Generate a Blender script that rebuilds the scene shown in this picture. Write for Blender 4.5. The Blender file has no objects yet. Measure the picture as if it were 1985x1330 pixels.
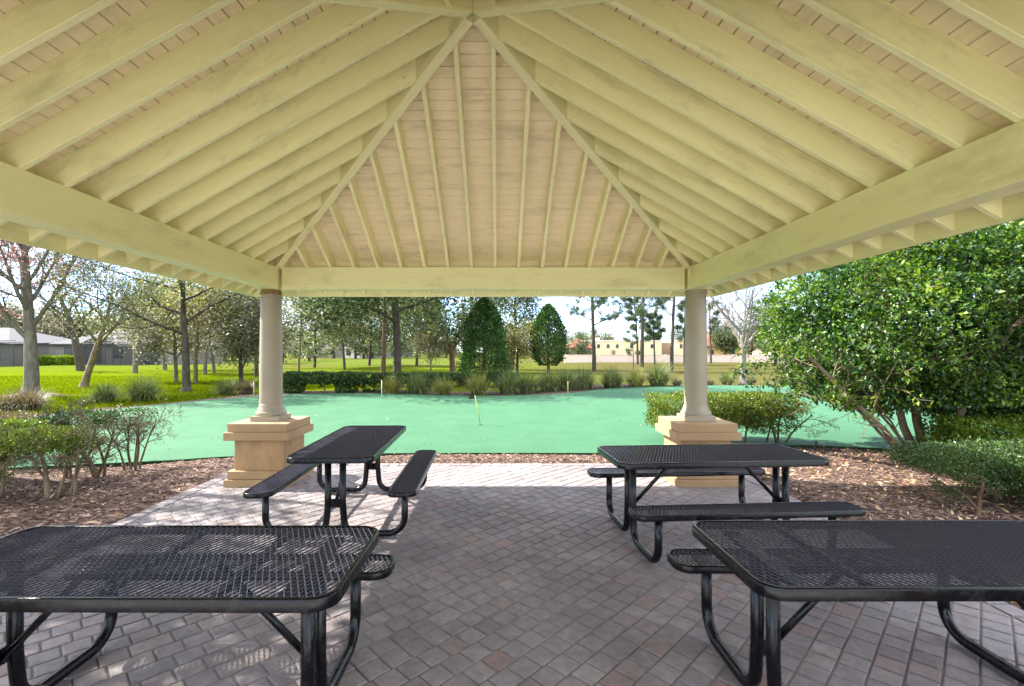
import bpy, math, random
import numpy as np
from mathutils import Vector, Matrix
R = math.radians
sc = bpy.context.scene

# ------------------------------------------------------------------ camera
EYE = 1.67; FPX = 939.4; CX = 965.2; CY = 682.0
cd = bpy.data.cameras.new('camera'); cam = bpy.data.objects.new('camera', cd)
sc.collection.objects.link(cam); sc.camera = cam
cam.location = (0, 0, EYE); cam.rotation_euler = (R(90), 0, 0)
cd.sensor_width = 36; cd.lens = 36*FPX/1985
cd.shift_x = (992.5-CX)/1985; cd.shift_y = (CY-665)/1985
cd.clip_start = 0.05; cd.clip_end = 3000

# ------------------------------------------------------------------ light
SUN_DIR = Vector((-1.03, 0.33, 1.0)).normalized()          # towards the sun
sun_el = math.asin(SUN_DIR.z); sun_az = math.atan2(SUN_DIR.x, SUN_DIR.y)
w = bpy.data.worlds.new('World'); sc.world = w; w.use_nodes = True
nt = w.node_tree; N = nt.nodes; Lk = nt.links
N.clear()
wo = N.new('ShaderNodeOutputWorld'); bg = N.new('ShaderNodeBackground')
sky = N.new('ShaderNodeTexSky'); sky.sky_type = 'NISHITA'; sky.sun_disc = False
sky.sun_elevation = sun_el; sky.sun_rotation = sun_az
sky.air_density = 0.55; sky.dust_density = 0.05; sky.ozone_density = 1.6
tc = N.new('ShaderNodeTexCoord'); mp = N.new('ShaderNodeMapping')
mp.inputs['Scale'].default_value = (1.0, 1.0, 3.2)
nz = N.new('ShaderNodeTexNoise'); nz.inputs['Scale'].default_value = 2.6
nz.inputs['Detail'].default_value = 7; nz.inputs['Roughness'].default_value = 0.55
rp = N.new('ShaderNodeValToRGB'); rp.color_ramp.elements[0].position = 0.38; rp.color_ramp.elements[1].position = 0.60
mx = N.new('ShaderNodeMixRGB')
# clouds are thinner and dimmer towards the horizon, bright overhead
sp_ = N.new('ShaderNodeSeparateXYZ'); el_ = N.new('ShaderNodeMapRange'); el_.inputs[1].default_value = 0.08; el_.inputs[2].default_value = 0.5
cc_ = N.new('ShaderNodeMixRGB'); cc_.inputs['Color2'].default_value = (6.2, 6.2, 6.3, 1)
# sky ahead dimmer; unseen low clouds elsewhere made brighter to light the ceiling
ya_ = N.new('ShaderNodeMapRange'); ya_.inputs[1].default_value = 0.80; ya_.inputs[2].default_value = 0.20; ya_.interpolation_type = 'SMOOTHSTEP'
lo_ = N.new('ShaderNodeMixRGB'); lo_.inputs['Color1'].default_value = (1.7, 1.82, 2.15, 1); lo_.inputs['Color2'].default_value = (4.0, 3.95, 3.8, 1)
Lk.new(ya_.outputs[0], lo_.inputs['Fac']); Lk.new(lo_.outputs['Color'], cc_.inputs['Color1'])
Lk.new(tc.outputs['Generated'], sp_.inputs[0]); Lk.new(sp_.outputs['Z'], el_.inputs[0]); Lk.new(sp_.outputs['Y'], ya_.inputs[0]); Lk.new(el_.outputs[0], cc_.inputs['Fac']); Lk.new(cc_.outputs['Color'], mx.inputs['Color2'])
Lk.new(tc.outputs['Generated'], mp.inputs['Vector']); Lk.new(mp.outputs['Vector'], nz.inputs['Vector'])
Lk.new(nz.outputs['Fac'], rp.inputs['Fac']); Lk.new(rp.outputs['Color'], mx.inputs['Fac'])
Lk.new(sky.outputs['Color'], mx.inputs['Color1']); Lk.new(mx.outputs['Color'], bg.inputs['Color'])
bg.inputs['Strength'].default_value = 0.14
Lk.new(bg.outputs['Background'], wo.inputs['Surface'])
sl = bpy.data.lights.new('sun', 'SUN'); sl.energy = 3.6; sl.angle = R(0.53); sl.color = (1.0, 0.94, 0.85)
so = bpy.data.objects.new('sun', sl); sc.collection.objects.link(so)
so.rotation_euler = SUN_DIR.to_track_quat('Z', 'Y').to_euler(); so.location = (-20, 10, 25)
sc.view_settings.view_transform = 'Standard'; sc.view_settings.look = 'None'
sc.view_settings.exposure = 2.44; sc.view_settings.gamma = 1
sc.cycles.max_bounces = 10; sc.cycles.diffuse_bounces = 8; sc.cycles.glossy_bounces = 3
sc.cycles.transmission_bounces = 4; sc.cycles.transparent_max_bounces = 8
sc.cycles.use_denoising = True; sc.cycles.sample_clamp_indirect = 6

# ------------------------------------------------------------------ helpers
def ground_at(px, py, z=0.0):
    """the ground point seen at a pixel of the photograph"""
    D = (EYE-z)*FPX/(py-CY)
    return ((px-CX)*D/FPX, D)

def finish(o, parent=None):
    sc.collection.objects.link(o)
    if parent is not None: o.parent = parent
    return o

def tag(o, label=None, cat=None, group=None, kind=None):
    if label: o['label'] = label
    if cat: o['category'] = cat
    if group: o['group'] = group
    if kind: o['kind'] = kind
    return o

def empty(name, loc=(0, 0, 0), rz=0):
    o = bpy.data.objects.new(name, None); o.location = loc; o.rotation_euler = (0, 0, rz)
    o.empty_display_size = 0.2
    sc.collection.objects.link(o); return o

class MB:
    """collects simple shapes into one mesh"""
    def __init__(s): s.v = []; s.f = []; s.m = []; s.c = None
    def add(s, v, f, mi=0):
        b = len(s.v); s.v += [tuple(p) for p in v]; s.f += [tuple(i+b for i in q) for q in f]; s.m += [mi]*len(f)
        return b
    def box(s, x0, x1, y0, y1, z0, z1, mi=0):
        s.add([(x0,y0,z0),(x1,y0,z0),(x1,y1,z0),(x0,y1,z0),(x0,y0,z1),(x1,y0,z1),(x1,y1,z1),(x0,y1,z1)],
              [(0,3,2,1),(4,5,6,7),(0,1,5,4),(1,2,6,5),(2,3,7,6),(3,0,4,7)], mi)
    def tube(s, pts, rad, n=8, caps=True, mi=0):
        pts = [Vector(p) for p in pts]
        if not hasattr(rad, '__len__'): rad = [rad]*len(pts)
        ref = None; vs = []
        for i, p in enumerate(pts):
            t = (pts[min(i+1, len(pts)-1)]-pts[max(i-1, 0)])
            t = t.normalized() if t.length > 1e-9 else Vector((0,0,1))
            if ref is None: ref = t.orthogonal().normalized()
            u = (ref-t*ref.dot(t))
            u = u.normalized() if u.length > 1e-6 else t.orthogonal().normalized()
            ref = u; v = t.cross(u)
            for k in range(n):
                a = 2*math.pi*k/n
                vs.append(p+(u*math.cos(a)+v*math.sin(a))*rad[i])
        fs = []
        for i in range(len(pts)-1):
            for k in range(n):
                a = i*n+k; b = i*n+(k+1) % n
                fs.append((a, b, b+n, a+n))
        if caps:
            fs.append(tuple(range(n-1, -1, -1))); fs.append(tuple((len(pts)-1)*n+k for k in range(n)))
        s.add(vs, fs, mi)
    def lathe(s, prof, n=32, c=(0,0), mi=0):
        vs = [(c[0]+r*math.cos(2*math.pi*k/n), c[1]+r*math.sin(2*math.pi*k/n), z) for r, z in prof for k in range(n)]
        fs = []
        for i in range(len(prof)-1):
            for k in range(n):
                a = i*n+k; b = i*n+(k+1) % n
                fs.append((a, b, b+n, a+n))
        fs.append(tuple(range(n-1, -1, -1))); fs.append(tuple((len(prof)-1)*n+k for k in range(n)))
        s.add(vs, fs, mi)
    def mesh(s, name, mats, smooth=False):
        me = bpy.data.meshes.new(name); me.from_pydata([tuple(p) for p in s.v], [], s.f)
        for m in (mats if isinstance(mats, (list, tuple)) else [mats]): me.materials.append(m)
        if max(s.m or [0]) > 0: me.polygons.foreach_set('material_index', s.m)
        if smooth: me.polygons.foreach_set('use_smooth', [True]*len(me.polygons))
        me.update(); return me
    def build(s, name, mats, parent=None, smooth=False, loc=None, bevel=0, angle=40):
        o = bpy.data.objects.new(name, s.mesh(name, mats, smooth))
        finish(o, parent)
        if loc: o.location = loc
        if bevel:
            b = o.modifiers.new('bevel', 'BEVEL'); b.width = bevel; b.segments = 2; b.limit_method = 'ANGLE'; b.angle_limit = R(angle)
        return o

def np_mesh(name, V, F, mat, smooth=False):
    """V (n,3), F (m,k) arrays"""
    me = bpy.data.meshes.new(name); n = len(V); m, k = F.shape
    me.vertices.add(n); me.vertices.foreach_set('co', np.asarray(V, dtype=np.float32).ravel())
    me.loops.add(m*k); me.loops.foreach_set('vertex_index', F.astype(np.int32).ravel())
    me.polygons.add(m); me.polygons.foreach_set('loop_start', np.arange(0, m*k, k, dtype=np.int32))
    me.polygons.foreach_set('loop_total', np.full(m, k, dtype=np.int32))
    if smooth: me.polygons.foreach_set('use_smooth', np.ones(m, dtype=bool))
    me.materials.append(mat); me.update(calc_edges=True); return me

def nrm(a): return a/np.maximum(np.linalg.norm(a, axis=1, keepdims=True), 1e-9)

def leaf_mesh(name, P, D, Nn, L, W, mat, fold=0.25, bend=0.0):
    """folded rhombic leaves: P base points, D pointing direction, Nn rough normal, L length, W width"""
    D = nrm(D); S = nrm(np.cross(D, Nn)); U = nrm(np.cross(S, D))
    L = np.asarray(L).reshape(-1, 1)*np.ones((len(P), 1)); W = np.asarray(W).reshape(-1, 1)*np.ones((len(P), 1))
    a = P; c = P+D*L-U*L*bend
    m = P+D*L*0.48
    b = m+S*W*0.5+U*W*fold; d = m-S*W*0.5+U*W*fold
    V = np.stack([a, b, c, d], axis=1).reshape(-1, 3)
    i = np.arange(len(P))*4
    F = np.concatenate([np.stack([i, i+1, i+2], 1), np.stack([i, i+2, i+3], 1)])
    return np_mesh(name, V, F, mat)

def dup(root, loc=None, rz=None, scale=None, label=None, group=None, par=None):
    c = root.copy(); sc.collection.objects.link(c)
    if par is not None: c.parent = par
    if loc is not None: c.location = loc
    if rz is not None: c.rotation_euler = (c.rotation_euler[0], c.rotation_euler[1], rz)
    if scale is not None: c.scale = scale if hasattr(scale, '__len__') else (scale,)*3
    if label: c['label'] = label
    if group: c['group'] = group
    for ch in list(root.children): dup(ch, par=c)
    return c

# ------------------------------------------------------------------ materials
def mat(name, col, rough=0.6, metal=0.0, spec=0.5, bump=0.0, bscale=40, var=0.0, vscale=6, col2=None, coat=0.0, stretch=None, detail=5, dist=0.01):
    m = bpy.data.materials.new(name); m.use_nodes = True
    t = m.node_tree; n = t.nodes; l = t.links; p = n['Principled BSDF']
    p.inputs['Base Color'].default_value = (*col, 1); p.inputs['Roughness'].default_value = rough
    p.inputs['Metallic'].default_value = metal; p.inputs['Specular IOR Level'].default_value = spec
    if coat: p.inputs['Coat Weight'].default_value = coat; p.inputs['Coat Roughness'].default_value = 0.15
    c = n.new('ShaderNodeTexCoord'); mpn = n.new('ShaderNodeMapping'); l.new(c.outputs['Object'], mpn.inputs['Vector'])
    if stretch: mpn.inputs['Scale'].default_value = stretch
    if var or col2:
        z = n.new('ShaderNodeTexNoise'); z.inputs['Scale'].default_value = vscale; z.inputs['Detail'].default_value = detail
        z.inputs['Roughness'].default_value = 0.6
        l.new(mpn.outputs['Vector'], z.inputs['Vector'])
        r = n.new('ShaderNodeValToRGB'); r.color_ramp.elements[0].position = 0.35; r.color_ramp.elements[1].position = 0.68
        c2 = col2 if col2 else tuple(min(1, v*(1+var)) for v in col)
        c1 = col if col2 else tuple(v*(1-var) for v in col)
        r.color_ramp.elements[0].color = (*c1, 1); r.color_ramp.elements[1].color = (*c2, 1)
        l.new(z.outputs['Fac'], r.inputs['Fac']); l.new(r.outputs['Color'], p.inputs['Base Color'])
    if bump:
        z2 = n.new('ShaderNodeTexNoise'); z2.inputs['Scale'].default_value = bscale; z2.inputs['Detail'].default_value = 4
        l.new(mpn.outputs['Vector'], z2.inputs['Vector'])
        b = n.new('ShaderNodeBump'); b.inputs['Strength'].default_value = bump; b.inputs['Distance'].default_value = dist
        l.new(z2.outputs['Fac'], b.inputs['Height']); l.new(b.outputs['Normal'], p.inputs['Normal'])
    return m

def leaf_mat(name, cols, rough=0.5, trans=0.35, spec=0.4, clump=1.2, clump_amt=0.35):
    """leaf colours vary per leaf (random per island) and from clump to clump"""
    m = bpy.data.materials.new(name); m.use_nodes = True
    t = m.node_tree; n = t.nodes; l = t.links; p = n['Principled BSDF']; out = n['Material Output']
    g = n.new('ShaderNodeNewGeometry'); r = n.new('ShaderNodeValToRGB')
    r.color_ramp.interpolation = 'LINEAR'
    els = r.color_ramp.elements
    while len(els) < len(cols): els.new(0.5)
    for i, cc in enumerate(cols):
        els[i].position = i/(len(cols)-1); els[i].color = (*cc, 1)
    c = n.new('ShaderNodeTexCoord'); z = n.new('ShaderNodeTexNoise'); z.inputs['Scale'].default_value = clump; z.inputs['Detail'].default_value = 2
    l.new(c.outputs['Object'], z.inputs['Vector'])
    a1 = n.new('ShaderNodeMath'); a1.operation = 'MULTIPLY_ADD'; a1.inputs[1].default_value = clump_amt*3; a1.inputs[2].default_value = -clump_amt*1.5
    l.new(z.outputs['Fac'], a1.inputs[0])
    a2 = n.new('ShaderNodeMath'); a2.operation = 'ADD'; a2.use_clamp = True
    l.new(g.outputs['Random Per Island'], a2.inputs[0]); l.new(a1.outputs[0], a2.inputs[1])
    l.new(a2.outputs[0], r.inputs['Fac']); l.new(r.outputs['Color'], p.inputs['Base Color'])
    p.inputs['Roughness'].default_value = rough; p.inputs['Specular IOR Level'].default_value = spec
    tr = n.new('ShaderNodeBsdfTranslucent'); ms = n.new('ShaderNodeMixShader'); ms.inputs['Fac'].default_value = trans
    hs = n.new('ShaderNodeHueSaturation'); hs.inputs['Value'].default_value = 1.5; hs.inputs['Saturation'].default_value = 1.15
    l.new(r.outputs['Color'], hs.inputs['Color']); l.new(hs.outputs['Color'], tr.inputs['Color'])
    l.new(p.outputs['BSDF'], ms.inputs[1]); l.new(tr.outputs['BSDF'], ms.inputs[2]); l.new(ms.outputs['Shader'], out.inputs['Surface'])
    return m

M = {}
def wood_mat(name, c1, c2, dirt, grain=1.0):
    m = bpy.data.materials.new(name); m.use_nodes = True
    t = m.node_tree; n = t.nodes; l = t.links; p = n['Principled BSDF']
    c = n.new('ShaderNodeTexCoord')
    mp1 = n.new('ShaderNodeMapping'); mp1.inputs['Scale'].default_value = (1.2, 14, 14); l.new(c.outputs['Object'], mp1.inputs['Vector'])
    g = n.new('ShaderNodeTexNoise'); g.inputs['Scale'].default_value = 2.2; g.inputs['Detail'].default_value = 8; g.inputs['Distortion'].default_value = 0.6
    l.new(mp1.outputs['Vector'], g.inputs['Vector'])
    oi = n.new('ShaderNodeObjectInfo')
    big = n.new('ShaderNodeTexNoise'); big.inputs['Scale'].default_value = 1.1; big.inputs['Detail'].default_value = 5
    l.new(c.outputs['Object'], big.inputs['Vector'])
    r1 = n.new('ShaderNodeValToRGB'); r1.color_ramp.elements[0].position = 0.3; r1.color_ramp.elements[1].position = 0.7
    r1.color_ramp.elements[0].color = (*c1, 1); r1.color_ramp.elements[1].color = (*c2, 1)
    l.new(g.outputs['Fac'], r1.inputs['Fac'])
    d = n.new('ShaderNodeTexNoise'); d.inputs['Scale'].default_value = 2.6; d.inputs['Detail'].default_value = 9; d.inputs['Roughness'].default_value = 0.72
    mpd = n.new('ShaderNodeMapping'); mpd.inputs['Scale'].default_value = (0.5, 1.6, 1.6); l.new(c.outputs['Object'], mpd.inputs['Vector'])
    av = n.new('ShaderNodeVectorMath'); av.operation = 'ADD'; l.new(mpd.outputs['Vector'], av.inputs[0])
    cv = n.new('ShaderNodeCombineXYZ'); mu = n.new('ShaderNodeMath'); mu.operation = 'MULTIPLY'; mu.inputs[1].default_value = 50
    l.new(oi.outputs['Random'], mu.inputs[0]); l.new(mu.outputs[0], cv.inputs[0]); l.new(cv.outputs[0], av.inputs[1])
    l.new(av.outputs[0], d.inputs['Vector'])
    r2 = n.new('ShaderNodeValToRGB'); r2.color_ramp.elements[0].position = 0.52; r2.color_ramp.elements[1].position = 0.70
    r2.color_ramp.elements[0].color = (0, 0, 0, 1); r2.color_ramp.elements[1].color = (0.75, 0.75, 0.75, 1)
    l.new(d.outputs['Fac'], r2.inputs['Fac'])
    mxx = n.new('ShaderNodeMixRGB'); mxx.inputs['Color2'].default_value = (*dirt, 1)
    l.new(r2.outputs['Color'], mxx.inputs['Fac']); l.new(r1.outputs['Color'], mxx.inputs['Color1'])
    # small darker marks: nails, scuffs, knots
    sp = n.new('ShaderNodeTexVoronoi'); sp.inputs['Scale'].default_value = 2.3; l.new(av.outputs[0], sp.inputs['Vector'])
    r3 = n.new('ShaderNodeValToRGB'); r3.color_ramp.elements[0].position = 0.012; r3.color_ramp.elements[1].position = 0.03
    r3.color_ramp.elements[0].color = (0.55, 0.55, 0.55, 1); r3.color_ramp.elements[1].color = (0, 0, 0, 1)
    l.new(sp.outputs['Distance'], r3.inputs['Fac'])
    mx3 = n.new('ShaderNodeMixRGB'); mx3.inputs['Color2'].default_value = (0.10, 0.08, 0.03, 1)
    l.new(r3.outputs['Color'], mx3.inputs['Fac']); l.new(mxx.outputs['Color'], mx3.inputs['Color1'])
    hs = n.new('ShaderNodeHueSaturation'); mr = n.new('ShaderNodeMapRange'); mr.inputs[3].default_value = 0.93; mr.inputs[4].default_value = 1.05
    l.new(oi.outputs['Random'], mr.inputs[0]); l.new(mr.outputs[0], hs.inputs['Value']); l.new(mx3.outputs['Color'], hs.inputs['Color'])
    l.new(hs.outputs['Color'], p.inputs['Base Color'])
    p.inputs['Roughness'].default_value = 0.42; p.inputs['Specular IOR Level'].default_value = 0.35
    b = n.new('ShaderNodeBump'); b.inputs['Strength'].default_value = 0.35*grain; b.inputs['Distance'].default_value = 0.004
    l.new(g.outputs['Fac'], b.inputs['Height']); l.new(b.outputs['Normal'], p.inputs['Normal'])
    return m
M['cream'] = wood_mat('cream_paint', (0.795, 0.755, 0.405), (0.845, 0.805, 0.465), (0.50, 0.49, 0.26))
M['board'] = wood_mat('board_paint', (0.86, 0.735, 0.47), (0.91, 0.79, 0.54), (0.56, 0.47, 0.33), 1.4)
M['groove'] = mat('groove', (0.030, 0.020, 0.012), 0.95)
M['shingle'] = mat('shingle', (0.16, 0.12, 0.10), 0.9, bump=0.5, bscale=60)
M['stucco'] = mat('stucco', (0.36, 0.225, 0.108), 0.85, bump=0.8, bscale=70, var=0.16, vscale=7, dist=0.006, stretch=(1, 1, 0.6))
M['stucco_cap'] = mat('stucco_cap', (0.34, 0.218, 0.112), 0.8, bump=0.2, bscale=120, var=0.08, vscale=4)
M['column'] = mat('column_paint', (0.285, 0.240, 0.168), 0.5, var=0.09, vscale=2.2, bump=0.08, bscale=60)
M['rust'] = mat('rust', (0.10, 0.04, 0.012), 0.9, col2=(0.34, 0.24, 0.10), vscale=30, bump=0.4, bscale=80)
M['black'] = mat('black_coated_metal', (0.004, 0.004, 0.007), 0.16, spec=0.26, bump=0.03, bscale=150)
M['mesh'] = mat('black_mesh_sky_sheen', (0.046, 0.048, 0.070), 0.26, spec=0.7)  # black coating lightened to blue-grey: sky reflections are put into the colour
M['black_tube'] = mat('black_tube', (0.003, 0.003, 0.005), 0.20, spec=0.32, bump=0.10, bscale=45)
for k_, lo_r, hi_r in (('black', 0.14, 0.42), ('black_tube', 0.16, 0.45)):
    m_ = M[k_]; n_ = m_.node_tree.nodes; l_ = m_.node_tree.links
    z_ = n_.new('ShaderNodeTexNoise'); z_.inputs['Scale'].default_value = 9; z_.inputs['Detail'].default_value = 8; z_.inputs['Roughness'].default_value = 0.7
    c_ = n_.new('ShaderNodeTexCoord'); l_.new(c_.outputs['Object'], z_.inputs['Vector'])
    r_ = n_.new('ShaderNodeMapRange'); r_.inputs[1].default_value = 0.4; r_.inputs[2].default_value = 0.7; r_.inputs[3].default_value = lo_r; r_.inputs[4].default_value = hi_r
    l_.new(z_.outputs['Fac'], r_.inputs[0]); l_.new(r_.outputs[0], n_['Principled BSDF'].inputs['Roughness'])
    q_ = n_.new('ShaderNodeValToRGB'); q_.color_ramp.elements[0].position = 0.55; q_.color_ramp.elements[1].position = 0.8
    q_.color_ramp.elements[0].color = (0.003, 0.003, 0.005, 1); q_.color_ramp.elements[1].color = (0.035, 0.032, 0.028, 1)
    l_.new(z_.outputs['Fac'], q_.inputs['Fac']); l_.new(q_.outputs['Color'], n_['Principled BSDF'].inputs['Base Color'])
M['bark'] = mat('grey_bark', (0.08, 0.068, 0.052), 0.9, col2=(0.17, 0.155, 0.125), vscale=9, bump=0.8, bscale=22, stretch=(1, 1, 0.35), dist=0.03)
M['bark_dark'] = mat('dark_bark', (0.03, 0.023, 0.017), 0.95, col2=(0.085, 0.07, 0.052), vscale=8, bump=0.8, bscale=20, stretch=(1, 1, 0.3), dist=0.03)
M['bark_pale'] = mat('pale_bark', (0.12, 0.105, 0.085), 0.85, col2=(0.23, 0.21, 0.175), vscale=7, bump=0.4, bscale=20, stretch=(1, 1, 0.4), dist=0.02)
M['bark_brown'] = mat('brown_bark', (0.06, 0.034, 0.02), 0.9, col2=(0.15, 0.095, 0.055), vscale=12, bump=0.6, bscale=30, stretch=(1, 1, 0.35), dist=0.02)
M['bark_tan'] = mat('tan_bark', (0.10, 0.07, 0.04), 0.85, col2=(0.22, 0.17, 0.105), vscale=10, bump=0.4, bscale=30, stretch=(1, 1, 0.4))

M['lf_bush'] = leaf_mat('leaf_glossy', [(0.012, 0.034, 0.009), (0.023, 0.063, 0.013), (0.039, 0.097, 0.017), (0.078, 0.162, 0.019), (0.177, 0.253, 0.023)], rough=0.42, trans=0.30, spec=0.4, clump=1.4, clump_amt=0.5)
M['lf_oak'] = leaf_mat('leaf_oak', [(0.053, 0.075, 0.035), (0.105, 0.139, 0.064), (0.185, 0.209, 0.094), (0.301, 0.278, 0.116)], trans=0.35, clump=0.8, clump_amt=0.4)
M['lf_oak_dark'] = leaf_mat('leaf_oak_dark', [(0.020, 0.047, 0.021), (0.046, 0.077, 0.033), (0.083, 0.124, 0.046), (0.224, 0.208, 0.075)], trans=0.3, clump=0.7, clump_amt=0.4)
M['lf_grey'] = leaf_mat('leaf_grey', [(0.075, 0.075, 0.049), (0.142, 0.134, 0.087), (0.216, 0.206, 0.130), (0.281, 0.271, 0.194)], trans=0.35, clump=0.8)
M['lf_olive'] = leaf_mat('leaf_olive', [(0.080, 0.090, 0.030), (0.168, 0.179, 0.050), (0.278, 0.258, 0.080), (0.338, 0.298, 0.099)], trans=0.35, clump=0.8)
M['lf_cone'] = leaf_mat('leaf_cone', [(0.010, 0.028, 0.008), (0.022, 0.062, 0.012), (0.045, 0.105, 0.020), (0.090, 0.160, 0.035)], rough=0.5, trans=0.2, clump=2.2, clump_amt=0.4)
M['lf_pink'] = leaf_mat('bud_pink', [(0.340, 0.120, 0.130), (0.420, 0.220, 0.230), (0.420, 0.280, 0.260)], trans=0.4)
M['lf_tan'] = leaf_mat('bud_tan', [(0.145, 0.112, 0.070), (0.203, 0.187, 0.113), (0.193, 0.226, 0.113)], trans=0.35)
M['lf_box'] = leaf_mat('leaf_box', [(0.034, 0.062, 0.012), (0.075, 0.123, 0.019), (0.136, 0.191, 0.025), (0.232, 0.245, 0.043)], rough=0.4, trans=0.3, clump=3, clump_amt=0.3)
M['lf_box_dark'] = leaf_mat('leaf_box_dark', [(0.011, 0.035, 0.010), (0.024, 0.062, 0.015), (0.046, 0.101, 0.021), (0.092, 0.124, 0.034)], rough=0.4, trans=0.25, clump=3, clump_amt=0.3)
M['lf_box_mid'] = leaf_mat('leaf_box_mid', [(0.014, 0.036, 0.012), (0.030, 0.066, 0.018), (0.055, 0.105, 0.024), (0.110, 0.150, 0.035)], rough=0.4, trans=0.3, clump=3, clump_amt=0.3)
M['lf_bright'] = leaf_mat('leaf_bright', [(0.062, 0.112, 0.009), (0.124, 0.198, 0.012), (0.198, 0.260, 0.025)], trans=0.35, clump=1)
M['lf_pine'] = leaf_mat('needles', [(0.033, 0.065, 0.029), (0.065, 0.105, 0.048), (0.113, 0.153, 0.065)], trans=0.2)
M['lf_grass'] = leaf_mat('blade', [(0.036, 0.064, 0.022), (0.071, 0.114, 0.032), (0.143, 0.178, 0.049), (0.228, 0.214, 0.100)], trans=0.3, clump=2)
M['lf_grass_y'] = leaf_mat('blade_yellow', [(0.074, 0.097, 0.023), (0.163, 0.200, 0.037), (0.253, 0.253, 0.074), (0.268, 0.179, 0.089)], trans=0.3, clump=2)
M['lf_grass_b'] = leaf_mat('blade_brown', [(0.056, 0.043, 0.025), (0.112, 0.087, 0.043), (0.174, 0.130, 0.074), (0.099, 0.112, 0.037)], trans=0.25, clump=2)
M['lf_lawn'] = leaf_mat('lawn_blade', [(0.050, 0.085, 0.002), (0.100, 0.140, 0.003), (0.165, 0.195, 0.004)], spec=0.05, trans=0.35, clump=0.4)
M['chip'] = leaf_mat('mulch_chip', [(0.063, 0.036, 0.025), (0.164, 0.095, 0.063), (0.302, 0.202, 0.151), (0.479, 0.353, 0.277)], rough=0.85, trans=0.0, spec=0.2, clump=2, clump_amt=0.15)
M['litter'] = leaf_mat('dry_leaf', [(0.116, 0.059, 0.029), (0.233, 0.128, 0.069), (0.369, 0.233, 0.128), (0.467, 0.350, 0.175)], rough=0.7, trans=0.1, spec=0.3, clump=2, clump_amt=0.15)

# ------------------------------------------------------------------ ground sheets
def catmull(P, n=8):
    out = []; k = len(P)
    for i in range(k):
        p0, p1, p2, p3 = [np.array(P[(i+j-1) % k]) for j in range(4)]
        for t in np.linspace(0, 1, n, endpoint=False):
            out.append(0.5*((2*p1)+(-p0+p2)*t+(2*p0-5*p1+4*p2-p3)*t*t+(-p0+3*p1-3*p2+p3)*t**3))
    return np.array(out)
TURF = catmull([(-8, 6.55), (-6.8, 6.85), (-5, 7.3), (-4.1, 7.6), (-2, 7.8), (0, 7.84), (1.6, 7.84), (2.8, 7.95), (4.0, 8.3), (5.2, 8.5), (6.2, 8.3), (7.5, 7.8), (9.2, 7.5),
                (11.5, 8.4), (13.6, 11), (15.2, 15.5), (15.6, 20.5), (13.5, 23.2), (10.5, 23.6), (8, 23.1), (4.9, 21.5), (2.75, 19.2), (0.8, 18.2), (-1.26, 18.1), (-3.9, 18.8),
                (-5.8, 19.1), (-8.2, 18.5), (-9.5, 16.9), (-10.5, 14.9), (-11.3, 13.2), (-12.0, 12.0), (-12.4, 10.3), (-11.8, 8.2), (-10, 6.9)], 8)
def inside(X, Y, poly):
    c = np.zeros(X.shape, bool); n = len(poly)
    for i in range(n):
        x1, y1 = poly[i]; x2, y2 = poly[(i+1) % n]
        cond = ((y1 > Y) != (y2 > Y)) & (X < (x2-x1)*(Y-y1)/(y2-y1+1e-12)+x1)
        c ^= cond
    return c
def sdist(X, Y, poly):
    d = np.full(X.shape, 1e9); n = len(poly)
    for i in range(n):
        a = poly[i]; b = poly[(i+1) % n]; ab = b-a; L2 = (ab**2).sum()+1e-12
        t = np.clip(((X-a[0])*ab[0]+(Y-a[1])*ab[1])/L2, 0, 1)
        d = np.minimum(d, np.hypot(X-a[0]-t*ab[0], Y-a[1]-t*ab[1]))
    return np.where(inside(X, Y, poly), -d, d)

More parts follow.
